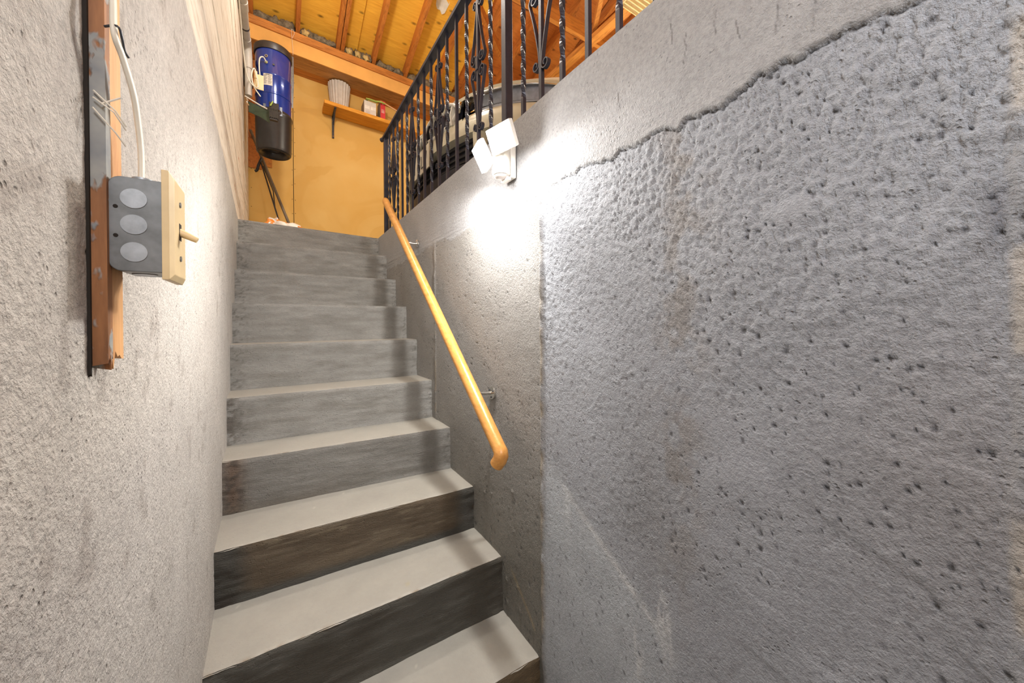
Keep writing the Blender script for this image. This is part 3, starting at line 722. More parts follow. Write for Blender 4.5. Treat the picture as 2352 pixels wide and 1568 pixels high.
# ------------------------------------------------------------------ switch box, laths, cable on the left wall
sw = thing('lath_pair', (-.145, .53, .2), 'pair of old wooden laths with peeling paint fixed upright on the left wall', 'wood strip')
def ragged(b, x0, x1, y0, y1, z0, z1, seed):
    r = random.Random(seed); n = 6; V = []; 
    for i in range(n+1):
        y = y0+(y1-y0)*i/n; zz_ = z0+r.uniform(-.006, .010)
        V += [(x0, y, zz_), (x1, y, zz_+r.uniform(-.004, .004)), (x1, y, z1), (x0, y, z1)]
    Fc = []
    for i in range(n):
        for k in range(4): Fc.append((i*4+k, i*4+(k+1) % 4, i*4+4+(k+1) % 4, i*4+4+k))
    Fc += [(0, 1, 2, 3)[::-1], (n*4, n*4+1, n*4+2, n*4+3)]
    b.add(V, Fc)
b = MB(); ragged(b, -.154, -.138, .507, .519, -.036, .70, 1); obj('lath', b, M['peel'], sw)
b = MB(); ragged(b, -.154, -.140, .5215, .556, -.036, .70, 2); obj('lath', b, M['lath'], sw)
b = MB(); ragged(b, -.154, -.1485, .5035, .507, -.045, .70, 3); obj('lath_shade_strip', b, M['gap'], sw)  # dark strip standing in for the shade along the lath edge
b = MB()
for k, (y, z) in enumerate(((.503, .215), (.504, .222), (.502, .205))): b.tube([(-.145, y, z), (-.130, y-.004+k*.002, z-.012-k*.004), (-.124, y+.004, z-.024-k*.003)], .0007, 5)
b.tube([(-.14, .503, .21), (-.128, .508, .222)], .0009, 5)
o = obj('loose_fibres', b, M['paper'], sw); o['kind'] = 'stuff'
# raw concrete patch where the paint stopped
bx = thing('light_switch', (-.12, .54, .05), 'galvanised surface switch box with ivory toggle plate on the left wall', 'switch')
by0, by1, bz0_, bz1_ = .5125, .562, .0535, .1475; bx0, bx1 = -.139, -.0985
b = MB()
rr = .010; prf = []
for cx, cz, a0 in ((bx0+rr, bz0_+rr, PI), (bx0+rr, bz1_-rr, PI/2)):
    seq = [(cx+rr*math.cos(a), cz+rr*math.sin(a)) for a in np.linspace(a0+(PI/2 if cz < .1 else PI/2), a0, 6)]
    prf += seq
prf = [(bx0+rr*(1-math.sin(a)), bz0_+rr*(1-math.cos(a))) for a in np.linspace(0, PI/2, 7)]
prf += [(bx0+rr*(1-math.cos(a)), bz1_-rr*(1-math.sin(a))) for a in np.linspace(0, PI/2, 7)]
prf += [(bx1, bz1_), (bx1, bz0_)]
V = [(x, by0, z) for x, z in prf]+[(x, by1, z) for x, z in prf]; n = len(prf)
b.add(V, [tuple(range(n)), tuple(range(2*n-1, n-1, -1))]+[((k+1) % n, k, n+k, n+(k+1) % n) for k in range(n)])
box = obj('box', b, M['galv'], bx, bevel=.0008)
for k, z in enumerate((.1265, .1005, .073)):
    b = MB(); b.disc((-.1205, by0+.0005, z), (0, -1, 0), .0098, 28, .0013); obj('knockout', b, M['galv_light'], box)
for z in (.117, .0885):
    b = MB(); b.disc((-.1335, by0+.0003, z), (0, -1, 0), .0018, 12, .0008); obj('screw_hole', b, M['gap'], box)
b = MB(); b.disc((-.118, .536, bz0_+.0003), (0, 0, -1), .010, 20, .0012); obj('knockout', b, M['galv_light'], box)
# plate with bevelled rim
b = MB(); y0, y1, z0, z1 = .503, .566, .046, .1575; xb = -.0985; xf_ = -.0915
V = [(xb, y0, z0), (xb, y1, z0), (xb, y1, z1), (xb, y0, z1), (xf_-.0015, y0, z0), (xf_-.0015, y1, z0), (xf_-.0015, y1, z1), (xf_-.0015, y0, z1),
     (xf_+.002, y0+.006, z0+.006), (xf_+.002, y1-.006, z0+.006), (xf_+.002, y1-.006, z1-.006), (xf_+.002, y0+.006, z1-.006)]
b.add(V, [(3, 2, 1, 0), (0, 1, 5, 4), (1, 2, 6, 5), (2, 3, 7, 6), (3, 0, 4, 7), (4, 5, 9, 8), (5, 6, 10, 9), (6, 7, 11, 10), (7, 4, 8, 11), (8, 9, 10, 11)])
pl = obj('switch_plate', b, M['ivory'], bx, bevel=.0006)
b = MB(); b.cone([(xf_+.001, .534, .101), (xf_+.006, .534, .099), (xf_+.0165, .534, .094)], [.0045, .0040, .0030], 10, up=(0, 1, 0)); obj('toggle', b, M['ivory'], pl, smooth=.8)
for z in (.131, .072):
    b = MB(); b.disc((xf_+.0018, .534, z), (1, 0, 0), .003, 10, .0012); obj('plate_screw', b, M['galv'], pl)
b = MB(); b.box((xf_+.0017, .5295, .092), (xf_+.0024, .5385, .110)); obj('toggle_slot', b, M['gap'], pl)
b = MB(); b.lathe([(0, 0), (.0095, 0), (.0100, .003), (.0082, .0035), (.0082, .0065), (0, .007)], (-.1195, .537, bz1_), 20); b.beam((-.108, .537, bz1_+.006), (-.100, .540, bz1_+.0015), .004, .002); obj('cable_clamp', b, M['galv_light'], bx, smooth=.7)
def crom(P, n=8):
    P = [Vector(p) for p in P]; out = []
    for i in range(len(P)-1):
        p0, p1, p2, p3 = P[max(i-1, 0)], P[i], P[i+1], P[min(i+2, len(P)-1)]
        for k in range(n):
            t = k/n; out.append(.5*((2*p1)+(p2-p0)*t+(2*p0-5*p1+4*p2-p3)*t*t+(3*p1-p0-3*p2+p3)*t**3))
    return out+[P[-1]]
b = MB(); cp = crom([(-.1315, .503, .70), (-.1315, .505, .50), (-.133, .508, .36), (-.131, .503, .31), (-.129, .498, .278), (-.126, .508, .262), (-.122, .522, .235), (-.121, .533, .205), (-.1205, .538, .18), (-.1205, .538, .152)], 8)
b.sweep(cp, [(.0042*math.cos(a), .0026*math.sin(a)) for a in np.linspace(0, 2*PI, 13)[:-1]], up=(1, 0, 0))
obj('flat_cable', b, M['cable'], label='white flat electrical cable running down the laths into the switch box', cat='cable', smooth=4)
b = MB(); b.tube(crom([(-.136, .500, .283), (-.126, .495, .284), (-.1245, .500, .277), (-.125, .509, .270), (-.123, .513, .266)], 5), .0011, 7); obj('cable_nail', b, M['iron_grey'], label='bent rusty nail holding the white cable to the lath', cat='nail', smooth=4)

# ------------------------------------------------------------------ central vacuum canister on the left wall
cv = thing('vacuum_canister', (-.025, 3.98, 1.54), 'blue and black central vacuum canister hung on the left wall', 'vacuum')
cx, cy = -.016, 3.98; R = .138
def L(prof, m, name, parent=cv, **kw):
    b = MB(); b.lathe(prof, (cx, cy, 0), 48); return obj(name, b, M[m], parent, smooth=.6, **kw)
body = L([(0, 1.90), (R, 1.90), (R, 2.03), (R+.004, 2.035), (R+.004, 2.045), (R, 2.05), (R, 2.195), (R+.003, 2.20), (R+.003, 2.21), (R, 2.215), (R, 2.425), (0, 2.425)], 'blue', 'body')
L([(0, 2.42), (R+.008, 2.42), (R+.010, 2.425), (R+.010, 2.475), (R+.002, 2.485), (0, 2.487)], 'cap', 'top_cap')
L([(.0, 1.60), (.042, 1.60), (.05, 1.59), (.078, 1.592), (.088, 1.565), (.103, 1.550), (.122, 1.545), (.134, 1.556), (.138, 1.58), (.142, 1.86), (.147, 1.872), (.147, 1.885), (.140, 1.905), (0, 1.905)], 'black', 'dirt_bucket')
L([(0, 1.594), (.02, 1.592), (.03, 1.598)], 'cap', 'bucket_hub')
for s in (-.5, .4):
    a = -PI/2+s; b = MB(); c0 = Vector((cx+(R+.003)*math.cos(a), cy+(R+.003)*math.sin(a), 0))
    b.beam(c0+Vector((0, 0, 1.85)), c0+Vector((0, 0, 1.93)), .02, .008); obj('bucket_latch', b, M['iron_grey'], cv, bevel=.001)
def onc(u, z, d=.001): # point on the can; u = azimuth
    return (cx+(R+d)*math.cos(u), cy+(R+d)*math.sin(u), z)
b = MB(); a0, a1 = -2.13, -1.62; V = []; Fc = []
for i in range(13):
    a = a0+(a1-a0)*i/12
    for z in (2.095, 2.20-.004): V.append(onc(a, z, .0015))
Fc = [(2*i, 2*i+2, 2*i+3, 2*i+1) for i in range(12)]; b.add(V, Fc); lb = obj('instruction_label', b, M['paper'], body)
b = MB()
for r_ in range(9):
    for (s0, s1) in ((-2.10, -1.90), (-1.86, -1.65)):
        V = []
        for a in np.linspace(s0, s1-(.03*(r_ % 3)), 5):
            for z in (2.182-r_*.009, 2.1845-r_*.009): V.append(onc(a, z, .0022))
        b.add(V, [(2*i, 2*i+2, 2*i+3, 2*i+1) for i in range(4)])
V = []
for a in np.linspace(-2.0, -1.78, 5):
    for z in (2.187, 2.192): V.append(onc(a, z, .0022))
b.add(V, [(2*i, 2*i+2, 2*i+3, 2*i+1) for i in range(4)])
obj('label_print', b, M['ink'], lb)
for z, m in ((2.345, 'chrome'), (2.29, 'chrome')):
    p = onc(-1.93, z, 0); n_ = (math.cos(-1.93), math.sin(-1.93), 0)
    b = MB(); b.disc(p, n_, .013, 18, .008); k = obj('socket', b, M[m], cv)
    b = MB(); b.disc((p[0]+n_[0]*.008, p[1]+n_[1]*.008, p[2]), n_, .007, 14, .003); obj('socket_core', b, M['lime' if z < 2.3 else 'ink'], k)
p = onc(-1.55, 2.285, 0); b = MB(); b.disc(p, (math.cos(-1.55), math.sin(-1.55), 0), .009, 14, .006); obj('reset_button', b, M['black'], cv)
b = MB(); b.box((-.205, 3.96, 2.33), (-.17, 4.0, 2.36)); b.box((-.245, 3.93, 2.22), (-.17, 4.03, 2.27)); b.box((-.245, 3.93, 2.12), (-.17, 4.03, 2.17)); b.box((-.248, 3.92, 2.08), (-.234, 4.04, 2.38)); obj('wall_bracket', b, M['black'], cv)
q = Vector(onc(-1.93, 2.29, .012))
b = MB(); b.tube(crom([q, q+Vector((-.02, -.02, .02)), q+Vector((-.045, -.03, -.01)), q+Vector((-.048, -.035, -.10)), q+Vector((-.040, -.04, -.19))], 8), .005, 8); obj('power_cord', b, M['cable'], cv, smooth=4)
b = MB(); b.box((-.150, 3.735, 1.975), (-.085, 3.743, 2.10), Matrix.Rotation(0, 4, 'Z')); b.box((-.150, 3.728, 2.06), (-.128, 3.75, 2.12)); 
obj('cover_plate', b, M['ivory'], label='ivory plastic plate dangling on cord before the blue canister', cat='plate', bevel=.002)

# grey vacuum pipe along the left wall
pp = thing('vacuum_pipe', (-.21, 3.5, 2.3), 'grey plastic vacuum pipe strapped along the left wall boards', 'pipe')
b = MB(); b.tube([(float(xl(y_))+.029, y_, 2.36) for y_ in (-1.2, 0., 1., 2., 2.8, 3.3, 3.60)]+[(-.199, 3.80, 2.36)], .027, 16, up=(0, 0, 1)); obj('pipe_run', b, M['pipe'], pp, smooth=.8)
b = MB(); b.tube([(float(xl(3.3))+.029, 3.3, 2.36), (float(xl(3.39))+.029, 3.39, 2.36)], .031, 16, up=(0, 0, 1)); obj('coupling', b, M['pipe'], pp, smooth=.8)
b = MB(); b.tube(crom([(-.199, 3.72, 2.36), (-.199, 3.79, 2.357), (-.198, 3.82, 2.33), (-.196, 3.835, 2.27), (-.195, 3.84, 2.18)], 6), .031, 16, up=(1, 0, 0)); obj('elbow', b, M['pipe'], pp, smooth=.8)
b = MB(); b.tube([(-.195, 3.84, 2.20), (-.195, 3.84, 1.95)], .026, 16); obj('drop_pipe', b, M['pipe'], pp, smooth=.8)
for y in (2.95, 3.58):
    x = float(xl(y))+.029; b = MB(); b.tube([(x, y, 2.36), (x, y+.014, 2.36)], .030, 16, up=(0, 0, 1)); obj('pipe_strap', b, M['cap'], pp)
b = MB(); b.tube(crom([(-.205, -1, 2.30), (-.212, 1.2, 2.315), (-.214, 2.2, 2.29), (-.212, 2.9, 2.31), (-.212, 3.3, 2.25), (-.208, 3.5, 2.12), (-.19, 3.6, 1.99), (-.15, 3.62, 1.93), (-.12, 3.68, 1.97), (-.135, 3.70, 2.08), (-.15, 3.7, 2.12), (-.165, 3.68, 2.05), (-.15, 3.66, 1.95), (-.105, 3.64, 1.87)], 8), .0045, 7); obj('loose_cord', b, M['cable'], label='thin white cord following the grey pipe and looping near the canister', cat='cord', smooth=4)

# green dustpan and brush hung before the canister
dp = thing('dustpan', (-.12, 3.43, 1.57), 'dark green dustpan hanging from the left wall below the blue canister', 'dustpan')
b = MB(); b.add([(-.178, 3.45, 1.712), (-.044, 3.40, 1.655), (-.041, 3.40, 1.562), (-.100, 3.425, 1.602), (-.176, 3.45, 1.633),
                 (-.178, 3.458, 1.712), (-.044, 3.408, 1.655), (-.041, 3.408, 1.562), (-.100, 3.433, 1.602), (-.176, 3.458, 1.633)],
                [(0, 4, 3, 2, 1), (5, 6, 7, 8, 9), (0, 1, 6, 5), (1, 2, 7, 6), (2, 3, 8, 7), (3, 4, 9, 8), (4, 0, 5, 9)]); obj('pan', b, M['green'], dp)
b = MB(); b.tube([(-.197, 3.452, 1.745), (-.10, 3.42, 1.688), (-.055, 3.40, 1.664)], .005, 8, up=(0, 1, 0)); obj('pan_rim', b, M['paper'], dp)
b = MB(); b.tube(crom([(-.19, 3.452, 1.73), (-.178, 3.44, 1.715), (-.185, 3.44, 1.695), (-.172, 3.44, 1.675)], 6), .003, 6); obj('hook', b, M['chrome'], dp)
hb = thing('hand_brush', (-.012, 3.37, 1.57), 'small black hand brush with green tip clipped onto the dustpan', 'brush')
b = MB(); b.box((-.045, 3.355, 1.655), (.020, 3.385, 1.705)); obj('brush_block', b, M['bristle'], hb, bevel=.003)
b = MB()
for k in range(9): b.box((-.043+k*.0066, 3.352, 1.585+.004*(k % 2)), (-.038+k*.0066, 3.388, 1.656))
o = obj('bristles', b, M['bristle'], hb); o['kind'] = 'stuff'
b = MB(); b.tube([(-.035, 3.350, 1.672), (-.018, 3.346, 1.708)], .0045, 8); obj('green_tip', b, M['lime'], hb)
b = MB(); b.box((-.040, 3.356, 1.572), (.012, 3.384, 1.583)); obj('end_strip', b, M['black'], hb)

# long handled tools in the corner
br = thing('broom', (.199, 4.29, .7), 'broom with grey-brown wooden handle leaning in the corner under the canister', 'broom')
P0 = Vector((-.222, 4.62, 2.0)); P1 = Vector((.199, 4.291, .74))
b = MB(); b.tube([P0, P0.lerp(P1, .86)], .0135, 12); obj('handle', b, M['handle_wood'], br, smooth=.8)
b = MB(); b.cone([P0.lerp(P1, .80), P0.lerp(P1, .81), P0.lerp(P1, .90), P0.lerp(P1, .93)], [.016, .019, .019, .024], 14); obj('ferrule', b, M['black'], br, smooth=.8)
b = MB(); b.beam(P0.lerp(P1, .93), P0.lerp(P1, .99), .24, .05, up=(0, 1, 0)); obj('broom_head', b, M['bristle'], br)
gr = thing('reacher_tool', (.0, 4.05, .7), 'thin black tool with a hooked grip standing beside the broom', 'tool')
Q0 = Vector((-.135, 4.50, 1.66)); Q1 = Vector((.085, 4.06, .705))
b = MB(); b.tube([Q0, Q1], .007, 8); b.tube([Q0+Vector((.022, 0, -.05)), Q0.lerp(Q1, .35)+Vector((.03, 0, 0)), Q0.lerp(Q1, .55)], .005, 8); obj('shaft', b, M['black'], gr)
b = MB(); b.tube(crom([Q0+Vector((.01, 0, .03)), Q0, Q0+Vector((-.018, 0, -.05)), Q0+Vector((-.030, 0, -.10)), Q0+Vector((-.048, 0, -.115))], 5), .013, 10); obj('grip', b, M['black'], gr, smooth=4)

# printed plastic bag on the landing
b = MB(); lump(b, (.01, 3.86, .80), (.155, .10, .115), 3, 18)
V = b.v[0]; rs_ = np.random.RandomState(2)
V[:, 2] = np.maximum(V[:, 2]+.008*np.sin(V[:, 0]*60)+.006*np.sin(V[:, 1]*80+V[:, 0]*30), .701)
k = np.argmax(V[:, 2]); V[:, 2] += .035*np.exp(-((V[:, 0]-(-.0))/.012)**2)*(V[:, 2] > .86)
obj('plastic_bag', b, M['bag'], label='white plastic bag with orange print slumped on the landing', cat='bag', smooth=4)

# steel rule hanging below the header
b = MB(); b.box((.132, 4.30, 2.26), (.150, 4.303, 2.75)); b.box((.128, 4.298, 2.20), (.156, 4.305, 2.26))
b.v[-1] = b.v[-1]
b = MB(); b.add([(.130, 4.37, 2.76), (.158, 4.37, 2.76), (.160, 4.372, 2.50), (.150, 4.372, 2.23), (.138, 4.372, 2.23), (.132, 4.372, 2.5)]+[(x, 4.376, z) for x, z in ((.130, 2.76), (.158, 2.76), (.160, 2.50), (.150, 2.23), (.138, 2.23), (.132, 2.5))],
                [(0, 5, 4, 3, 2, 1), (6, 7, 8, 9, 10, 11)]+[((k+1) % 6, k, 6+k, 6+(k+1) % 6)[::-1] for k in range(6)])
obj('hacksaw_blade', b, M['galv'], label='long narrow grey metal blade hanging from the header right of the canister', cat='blade', fn=lambda V: V+np.array([0, .026, 0]))
# strings
b = MB(); b.tube(crom([(.15, 4.36, 2.93), (.165, 4.35, 2.98), (.14, 4.35, 3.0), (.15, 4.36, 2.84), (.152, 4.372, 2.76)], 6), .0015, 5); obj('string', b, M['cable'], label='thin string tying the metal blade to the header', cat='string')
b = MB(); b.tube(crom([(-.21, 4.355, 2.86), (-.205, 4.34, 2.78), (-.21, 4.34, 2.62)], 6), .002, 5); obj('string', b, M['cable'], label='short white string hanging from the header left of the canister', cat='string')

# ------------------------------------------------------------------ shelf and what stands on it
sh = thing('wall_shelf', (1.1, 4.75, 2.2), 'pine board shelf on grey steel brackets on the yellow end wall', 'shelf')
b = MB(); b.box((.455, 4.50, 2.462), (1.95, 4.744, 2.503)); obj('shelf_board', b, M['shelf'], sh, fn=shear, bevel=.002)
for x in (.570, 1.34):
    b = MB(); b.box((x-.011, 4.735, 2.205), (x+.011, 4.748, 2.46)); b.box((x-.011, 4.515, 2.452), (x+.011, 4.748, 2.461))
    b.sweep([(x, 4.738, 2.27), (x, 4.70, 2.345), (x, 4.60, 2.425), (x, 4.53, 2.450)], [(-.003, -.008), (.003, -.008), (.003, .008), (-.003, .008)], up=(1, 0, 0))
    bk = obj('shelf_bracket', b, M['iron_grey'], sh, fn=shear, bevel=.001)
    for z in (2.225, 2.40):
        b = MB(); b.disc((x, 4.734, z), (0, -1, 0), .006, 10, .004); obj('bracket_screw', b, M['chrome'], bk, fn=shear)
def flute(a, z): return 1-.075*abs(((a*20/(2*PI)) % 1)*2-1)**1.3
b = MB(); prof_ = [(.0, .003), (.088, .003), (.092, .01), (.108, .15), (.122, .29), (.118, .29), (.104, .15), (.086, .02), (0, .018)]
b.lathe(prof_, (.628, 4.645, 2.5035), 160, mod=flute)
obj('fluted_planter', b, M['ceramic'], label='pale grey fluted planter standing at the left end of the pine shelf', cat='planter', smooth=.35, fn=lambda V: V+np.array([0, .062, 0]))
def carton(name, x0, x1, y0, y1, h, front, side, label, extras):
    tg = thing(name, ((x0+x1)/2, (y0+y1)/2+.09, 2.504), label, 'box')
    b = MB(); b.box((x0, y0+.003, 2.5037), (x1-.002, y1, 2.5037+h)); obj('box_body', b, M[side], tg, fn=shear)
    b = MB(); b.box((x0+.001, y0, 2.504), (x1-.001, y0+.0028, 2.5037+h-.001)); fr = obj('front_panel', b, M[front], tg, fn=shear)
    for (a, c, d, e, m) in extras:
        b = MB(); b.box((x0+(x1-x0)*a, y0-.0012, 2.504+h*c), (x0+(x1-x0)*d, y0-.0002, 2.504+h*e)); obj('printed_patch', b, M[m], fr, fn=shear)
carton('white_box', .885, 1.025, 4.53, 4.70, .165, 'carton', 'carton_brown', 'white cardboard box on the shelf between the planter and the red box', [(.08, .42, .44, .66, 'white_plastic'), (.56, .42, .96, .66, 'white_plastic'), (.1, .12, .5, .3, 'lens_plastic')])
carton('red_box', 1.075, 1.135, 4.525, 4.68, .225, 'red', 'carton_brown', 'narrow red fronted box on the shelf right of the white box', [(.2, .35, .8, .38, 'carton'), (.2, .42, .8, .45, 'carton'), (.2, .5, .8, .52, 'carton'), (.42, .78, .58, .84, 'carton')])
tl = thing('wooden_handled_tool', (1.15, 4.55, 2.62), 'wooden handled tool with a green head lying across the boxes on the shelf', 'tool')
b = MB(); b.tube([(1.125, 4.495, 2.685), (1.36, 4.50, 2.63)], .0085, 10); obj('handle', b, M['handle_light'], tl, fn=shear, smooth=.8)
b = MB(); b.cone([(1.02, 4.50, 2.684), (1.08, 4.495, 2.690), (1.13, 4.495, 2.684)], [.006, .012, .009], 10); b.box((.93, 4.50, 2.676), (1.04, 4.525, 2.688)); b.box((.905, 4.50, 2.676), (.93, 4.60, 2.684)); obj('green_head', b, M['lime'], tl, fn=shear)

# ------------------------------------------------------------------ fixtures high on the right
lf = thing('shop_light', (2.9, 1.9, 2.94), 'cream louvred ceiling light seen at the top edge beside the railing', 'light')
b = MB(); b.box((2.70, 1.25, 2.985), (3.10, 2.32, 3.04)); obj('housing', b, M['white_plastic'], lf)
for x in (2.70, 3.09): b = MB(); b.box((x, 1.25, 2.945), (x+.01, 2.32, 2.985)); obj('louvre_rim', b, M['ivory'], lf)
for k in range(28):
    b = MB(); y = 1.25+k*.0392; b.box((2.712, y, 2.948), (3.088, y+.008, 2.982)); o = obj('louvre', b, M['ivory'], lf)
b = MB(); V = []; r = random.Random(8); out_ = [(1.33, 3.40), (1.345, 3.47), (1.37, 3.50), (1.40, 3.49), (1.43, 3.52), (1.455, 3.50), (1.47, 3.46), (1.475, 3.40), (1.44, 3.36), (1.36, 3.34)]
V = [(x, y, rz(y, x)+.106+.006*r.random()-.012*(k in (3, 4, 5))) for k, (x, y) in enumerate(out_)]; n = len(V)
b.add(V+[(x, y, z+.002) for x, y, z in V], [tuple(range(n))[::-1], tuple(range(n, 2*n))]+[(k, (k+1) % n, n+(k+1) % n, n+k) for k in range(n)])
obj('torn_paper', b, M['paper_torn'], label='torn white paper scrap stuck on the roof plywood near the railing', cat='paper', fn=lambda V: V+np.array([0.11, .27, -.075]))

# ------------------------------------------------------------------ cream car, nose to the railing
YC = 2.5; HW = .98
car = thing('car', (3, YC, .70), 'cream car parked in the garage with its nose close to the black railing', 'car')
def nose_x(yp, k=1.):
    q = min(abs(yp)/HW, .9999)**2.6; return .86+.8*k*(1-(1-q)**(1/2.6))
yps = [HW*math.sin(a) for a in np.linspace(-PI/2*.985, PI/2*.985, 61)]
def band_strip(z0, x0, z1, x1, nz, y0=-9, y1=9, mod=None):
    ys_ = [y for y in yps if y0 <= y <= y1]; V = []; Fc = []
    for y in ys_:
        for k in range(nz+1):
            t = k/nz; z = z0+(z1-z0)*t; dx = x0+(x1-x0)*t
            if mod: dx += mod(t)
            V.append((nose_x(y)+dx, YC+y, z))
    m = nz+1
    for i in range(len(ys_)-1):
        for k in range(nz): Fc.append((i*m+k, i*m+k+1, (i+1)*m+k+1, (i+1)*m+k))
    return V, Fc
def solid(mb, V, Fc, nz, th):
    """give a nose strip thickness by an inner copy"""
    n = len(V); V2 = [(x+th, y, z) for x, y, z in V]; rows = n//(nz+1); m = nz+1
    F2 = [tuple(i+n for i in f)[::-1] for f in Fc]; E = []
    for i in range(rows-1):
        for k, s in ((0, 1), (nz, 0)):
            a, c = i*m+k, (i+1)*m+k; E.append((a, c, c+n, a+n) if s else (c, a, a+n, c+n))
    for i in (0, rows-1):
        for k in range(nz):
            a, c = i*m+k, i*m+k+1; E.append((a, a+n, c+n, c) if i == 0 else (a, c, c+n, a+n))
    mb.add(V+V2, Fc+F2+E)
# bumper (cream), with openings left between strips
b = MB(); V, Fc = band_strip(1.10, -.01, 1.215, .012, 6, mod=lambda t: -.012*math.sin(PI*t)); solid(b, V, Fc, 6, .06)
bp = obj('bumper', b, M['car'], car, smooth=.9)
for s in (-1, 1):
    for y0, y1, z0, z1 in ((.585, .66, .86, 1.10), (.86, .99, .86, 1.10)):
        b = MB(); a0, a1 = sorted((s*y0, s*y1)); V, Fc = band_strip(z0, .005, z1, -.006, 4, a0, a1)
        if Fc: solid(b, V, Fc, 4, .06); obj('bumper_corner', b, M['car'], car, smooth=.9)
b = MB(); V, Fc = band_strip(.70+.16, .03, .95, .02, 3, -.97, .97); solid(b, V, Fc, 3, .05); obj('lower_valance', b, M['carblack'], car, smooth=.9)
b = MB(); V, Fc = band_strip(.93, .055, 1.12, .05, 3, -.93, .93); solid(b, V, Fc, 3, .03); obj('air_intake', b, M['carblack'], car, smooth=.9)
for k in range(4):
    b = MB(); V, Fc = band_strip(.965+k*.035, .035, .972+k*.035, .035, 1, -.60, .60); solid(b, V, Fc, 1, .02); obj('intake_slat', b, M['rubber'], car)
for s in (-1, 1):
    y = s*.76; b = MB(); x = nose_x(y)+.03; b.disc((x+.03, YC+y, 1.01), (-1, s*.8, 0), .052, 24, .03); fg = obj('fog_lamp', b, M['chrome'], car)
    b = MB(); b.disc((x+.005, YC+y+s*.02, 1.01), (-1, s*.8, 0), .042, 24, .006); obj('fog_glass', b, M['glass'], fg)
# grille: recess, chrome surround and slats, twin openings
b = MB(); V, Fc = band_strip(1.20, .075, 1.35, .09, 3, -.52, .52); solid(b, V, Fc, 3, .03); obj('grille_recess', b, M['grilldark'], car)
for s in (-1, 1):
    for k in range(7):
        y = s*(.07+k*.062); x = nose_x(y); b = MB(); b.sweep([(x+.012, YC+y, 1.20), (x+.004, YC+y, 1.26), (x+.02, YC+y, 1.325), (x+.035, YC+y, 1.345)], [(-.009, -.02), (.009, -.02), (.009, .02), (-.009, .02)], up=(1, 0, 0))
        obj('grille_slat', b, M['slat'] if k % 2 == 0 else M['carblack'], car)
    oval = [(s*(.26+.225*math.cos(a)), 1.275+.075*math.sin(a)*(1+.15*math.cos(a))) for a in np.linspace(0, 2*PI, 37)]
    b = MB(); b.sweep([(nose_x(y)+.0+.25*(z-1.2)*.1, YC+y, z) for y, z in oval], [(.011*math.cos(a), .011*math.sin(a)) for a in np.linspace(0, 2*PI, 9)[:-1]], up=(1, 0, 0), cap=False); obj('grille_surround', b, M['slat'], car, smooth=4)
b = MB(); V, Fc = band_strip(1.205, .0, 1.345, .03, 4, -.035, .035); solid(b, V, Fc, 4, .05); obj('grille_divider', b, M['car'], car)
# headlamps
for s in (-1, 1):
    a0, a1 = sorted((s*.535, s*.965))
    b = MB(); V, Fc = band_strip(1.235, .055, 1.335, .07, 4, a0, a1); solid(b, V, Fc, 4, .03); hl = obj('headlamp', b, M['lamp_inner'], car, smooth=.9)
    b = MB(); V, Fc = band_strip(1.225, .0, 1.32, .018, 6, a0, a1, mod=lambda t: -.01*math.sin(PI*t)); solid(b, V, Fc, 6, .006); obj('lamp_glass', b, M['glass'], hl, smooth=4)
    b = MB(); V, Fc = band_strip(1.318, .012, 1.338, .022, 3, a0, a1); solid(b, V, Fc, 3, .03); obj('lamp_trim', b, M['chrome'], hl, smooth=4)
    b = MB(); y = s*.52; b.cone([(nose_x(y)-.002, YC+y-.012, 1.30), (nose_x(y)-.01, YC+y, 1.285), (nose_x(y)-.002, YC+y+.02, 1.25)], [.006, .017, .008], 12); obj('marker_lamp', b, M['chrome'], hl, smooth=4)
    b = MB(); a2, a3 = sorted((s*.49, s*.545)); V, Fc = band_strip(1.19, .0, 1.342, .016, 4, a2, a3); solid(b, V, Fc, 4, .05); obj('front_panel', b, M['car'], car, smooth=.9)
# hood, fenders, windscreen, roof and sides as lofted body over sections in x
def section(x, w, zb, zt, cr):
    """half-round topped section: list of (y,z) from left bottom over the top to right bottom"""
    P = [(-w, zb), (-w*1.0, zb+(zt-zb)*.5)]
    for a in np.linspace(PI, 0, 13):
        ca, sa = math.cos(a), math.sin(a)
        yy_ = w*math.copysign(abs(ca)**.45, ca) if abs(ca) > 1e-6 else 0; P.append((yy_, zt-cr+cr*sa**.6 if sa > 0 else zt-cr))
    P += [(w, zb+(zt-zb)*.5), (w, zb)]
    return [(x, YC+y, z) for y, z in P]
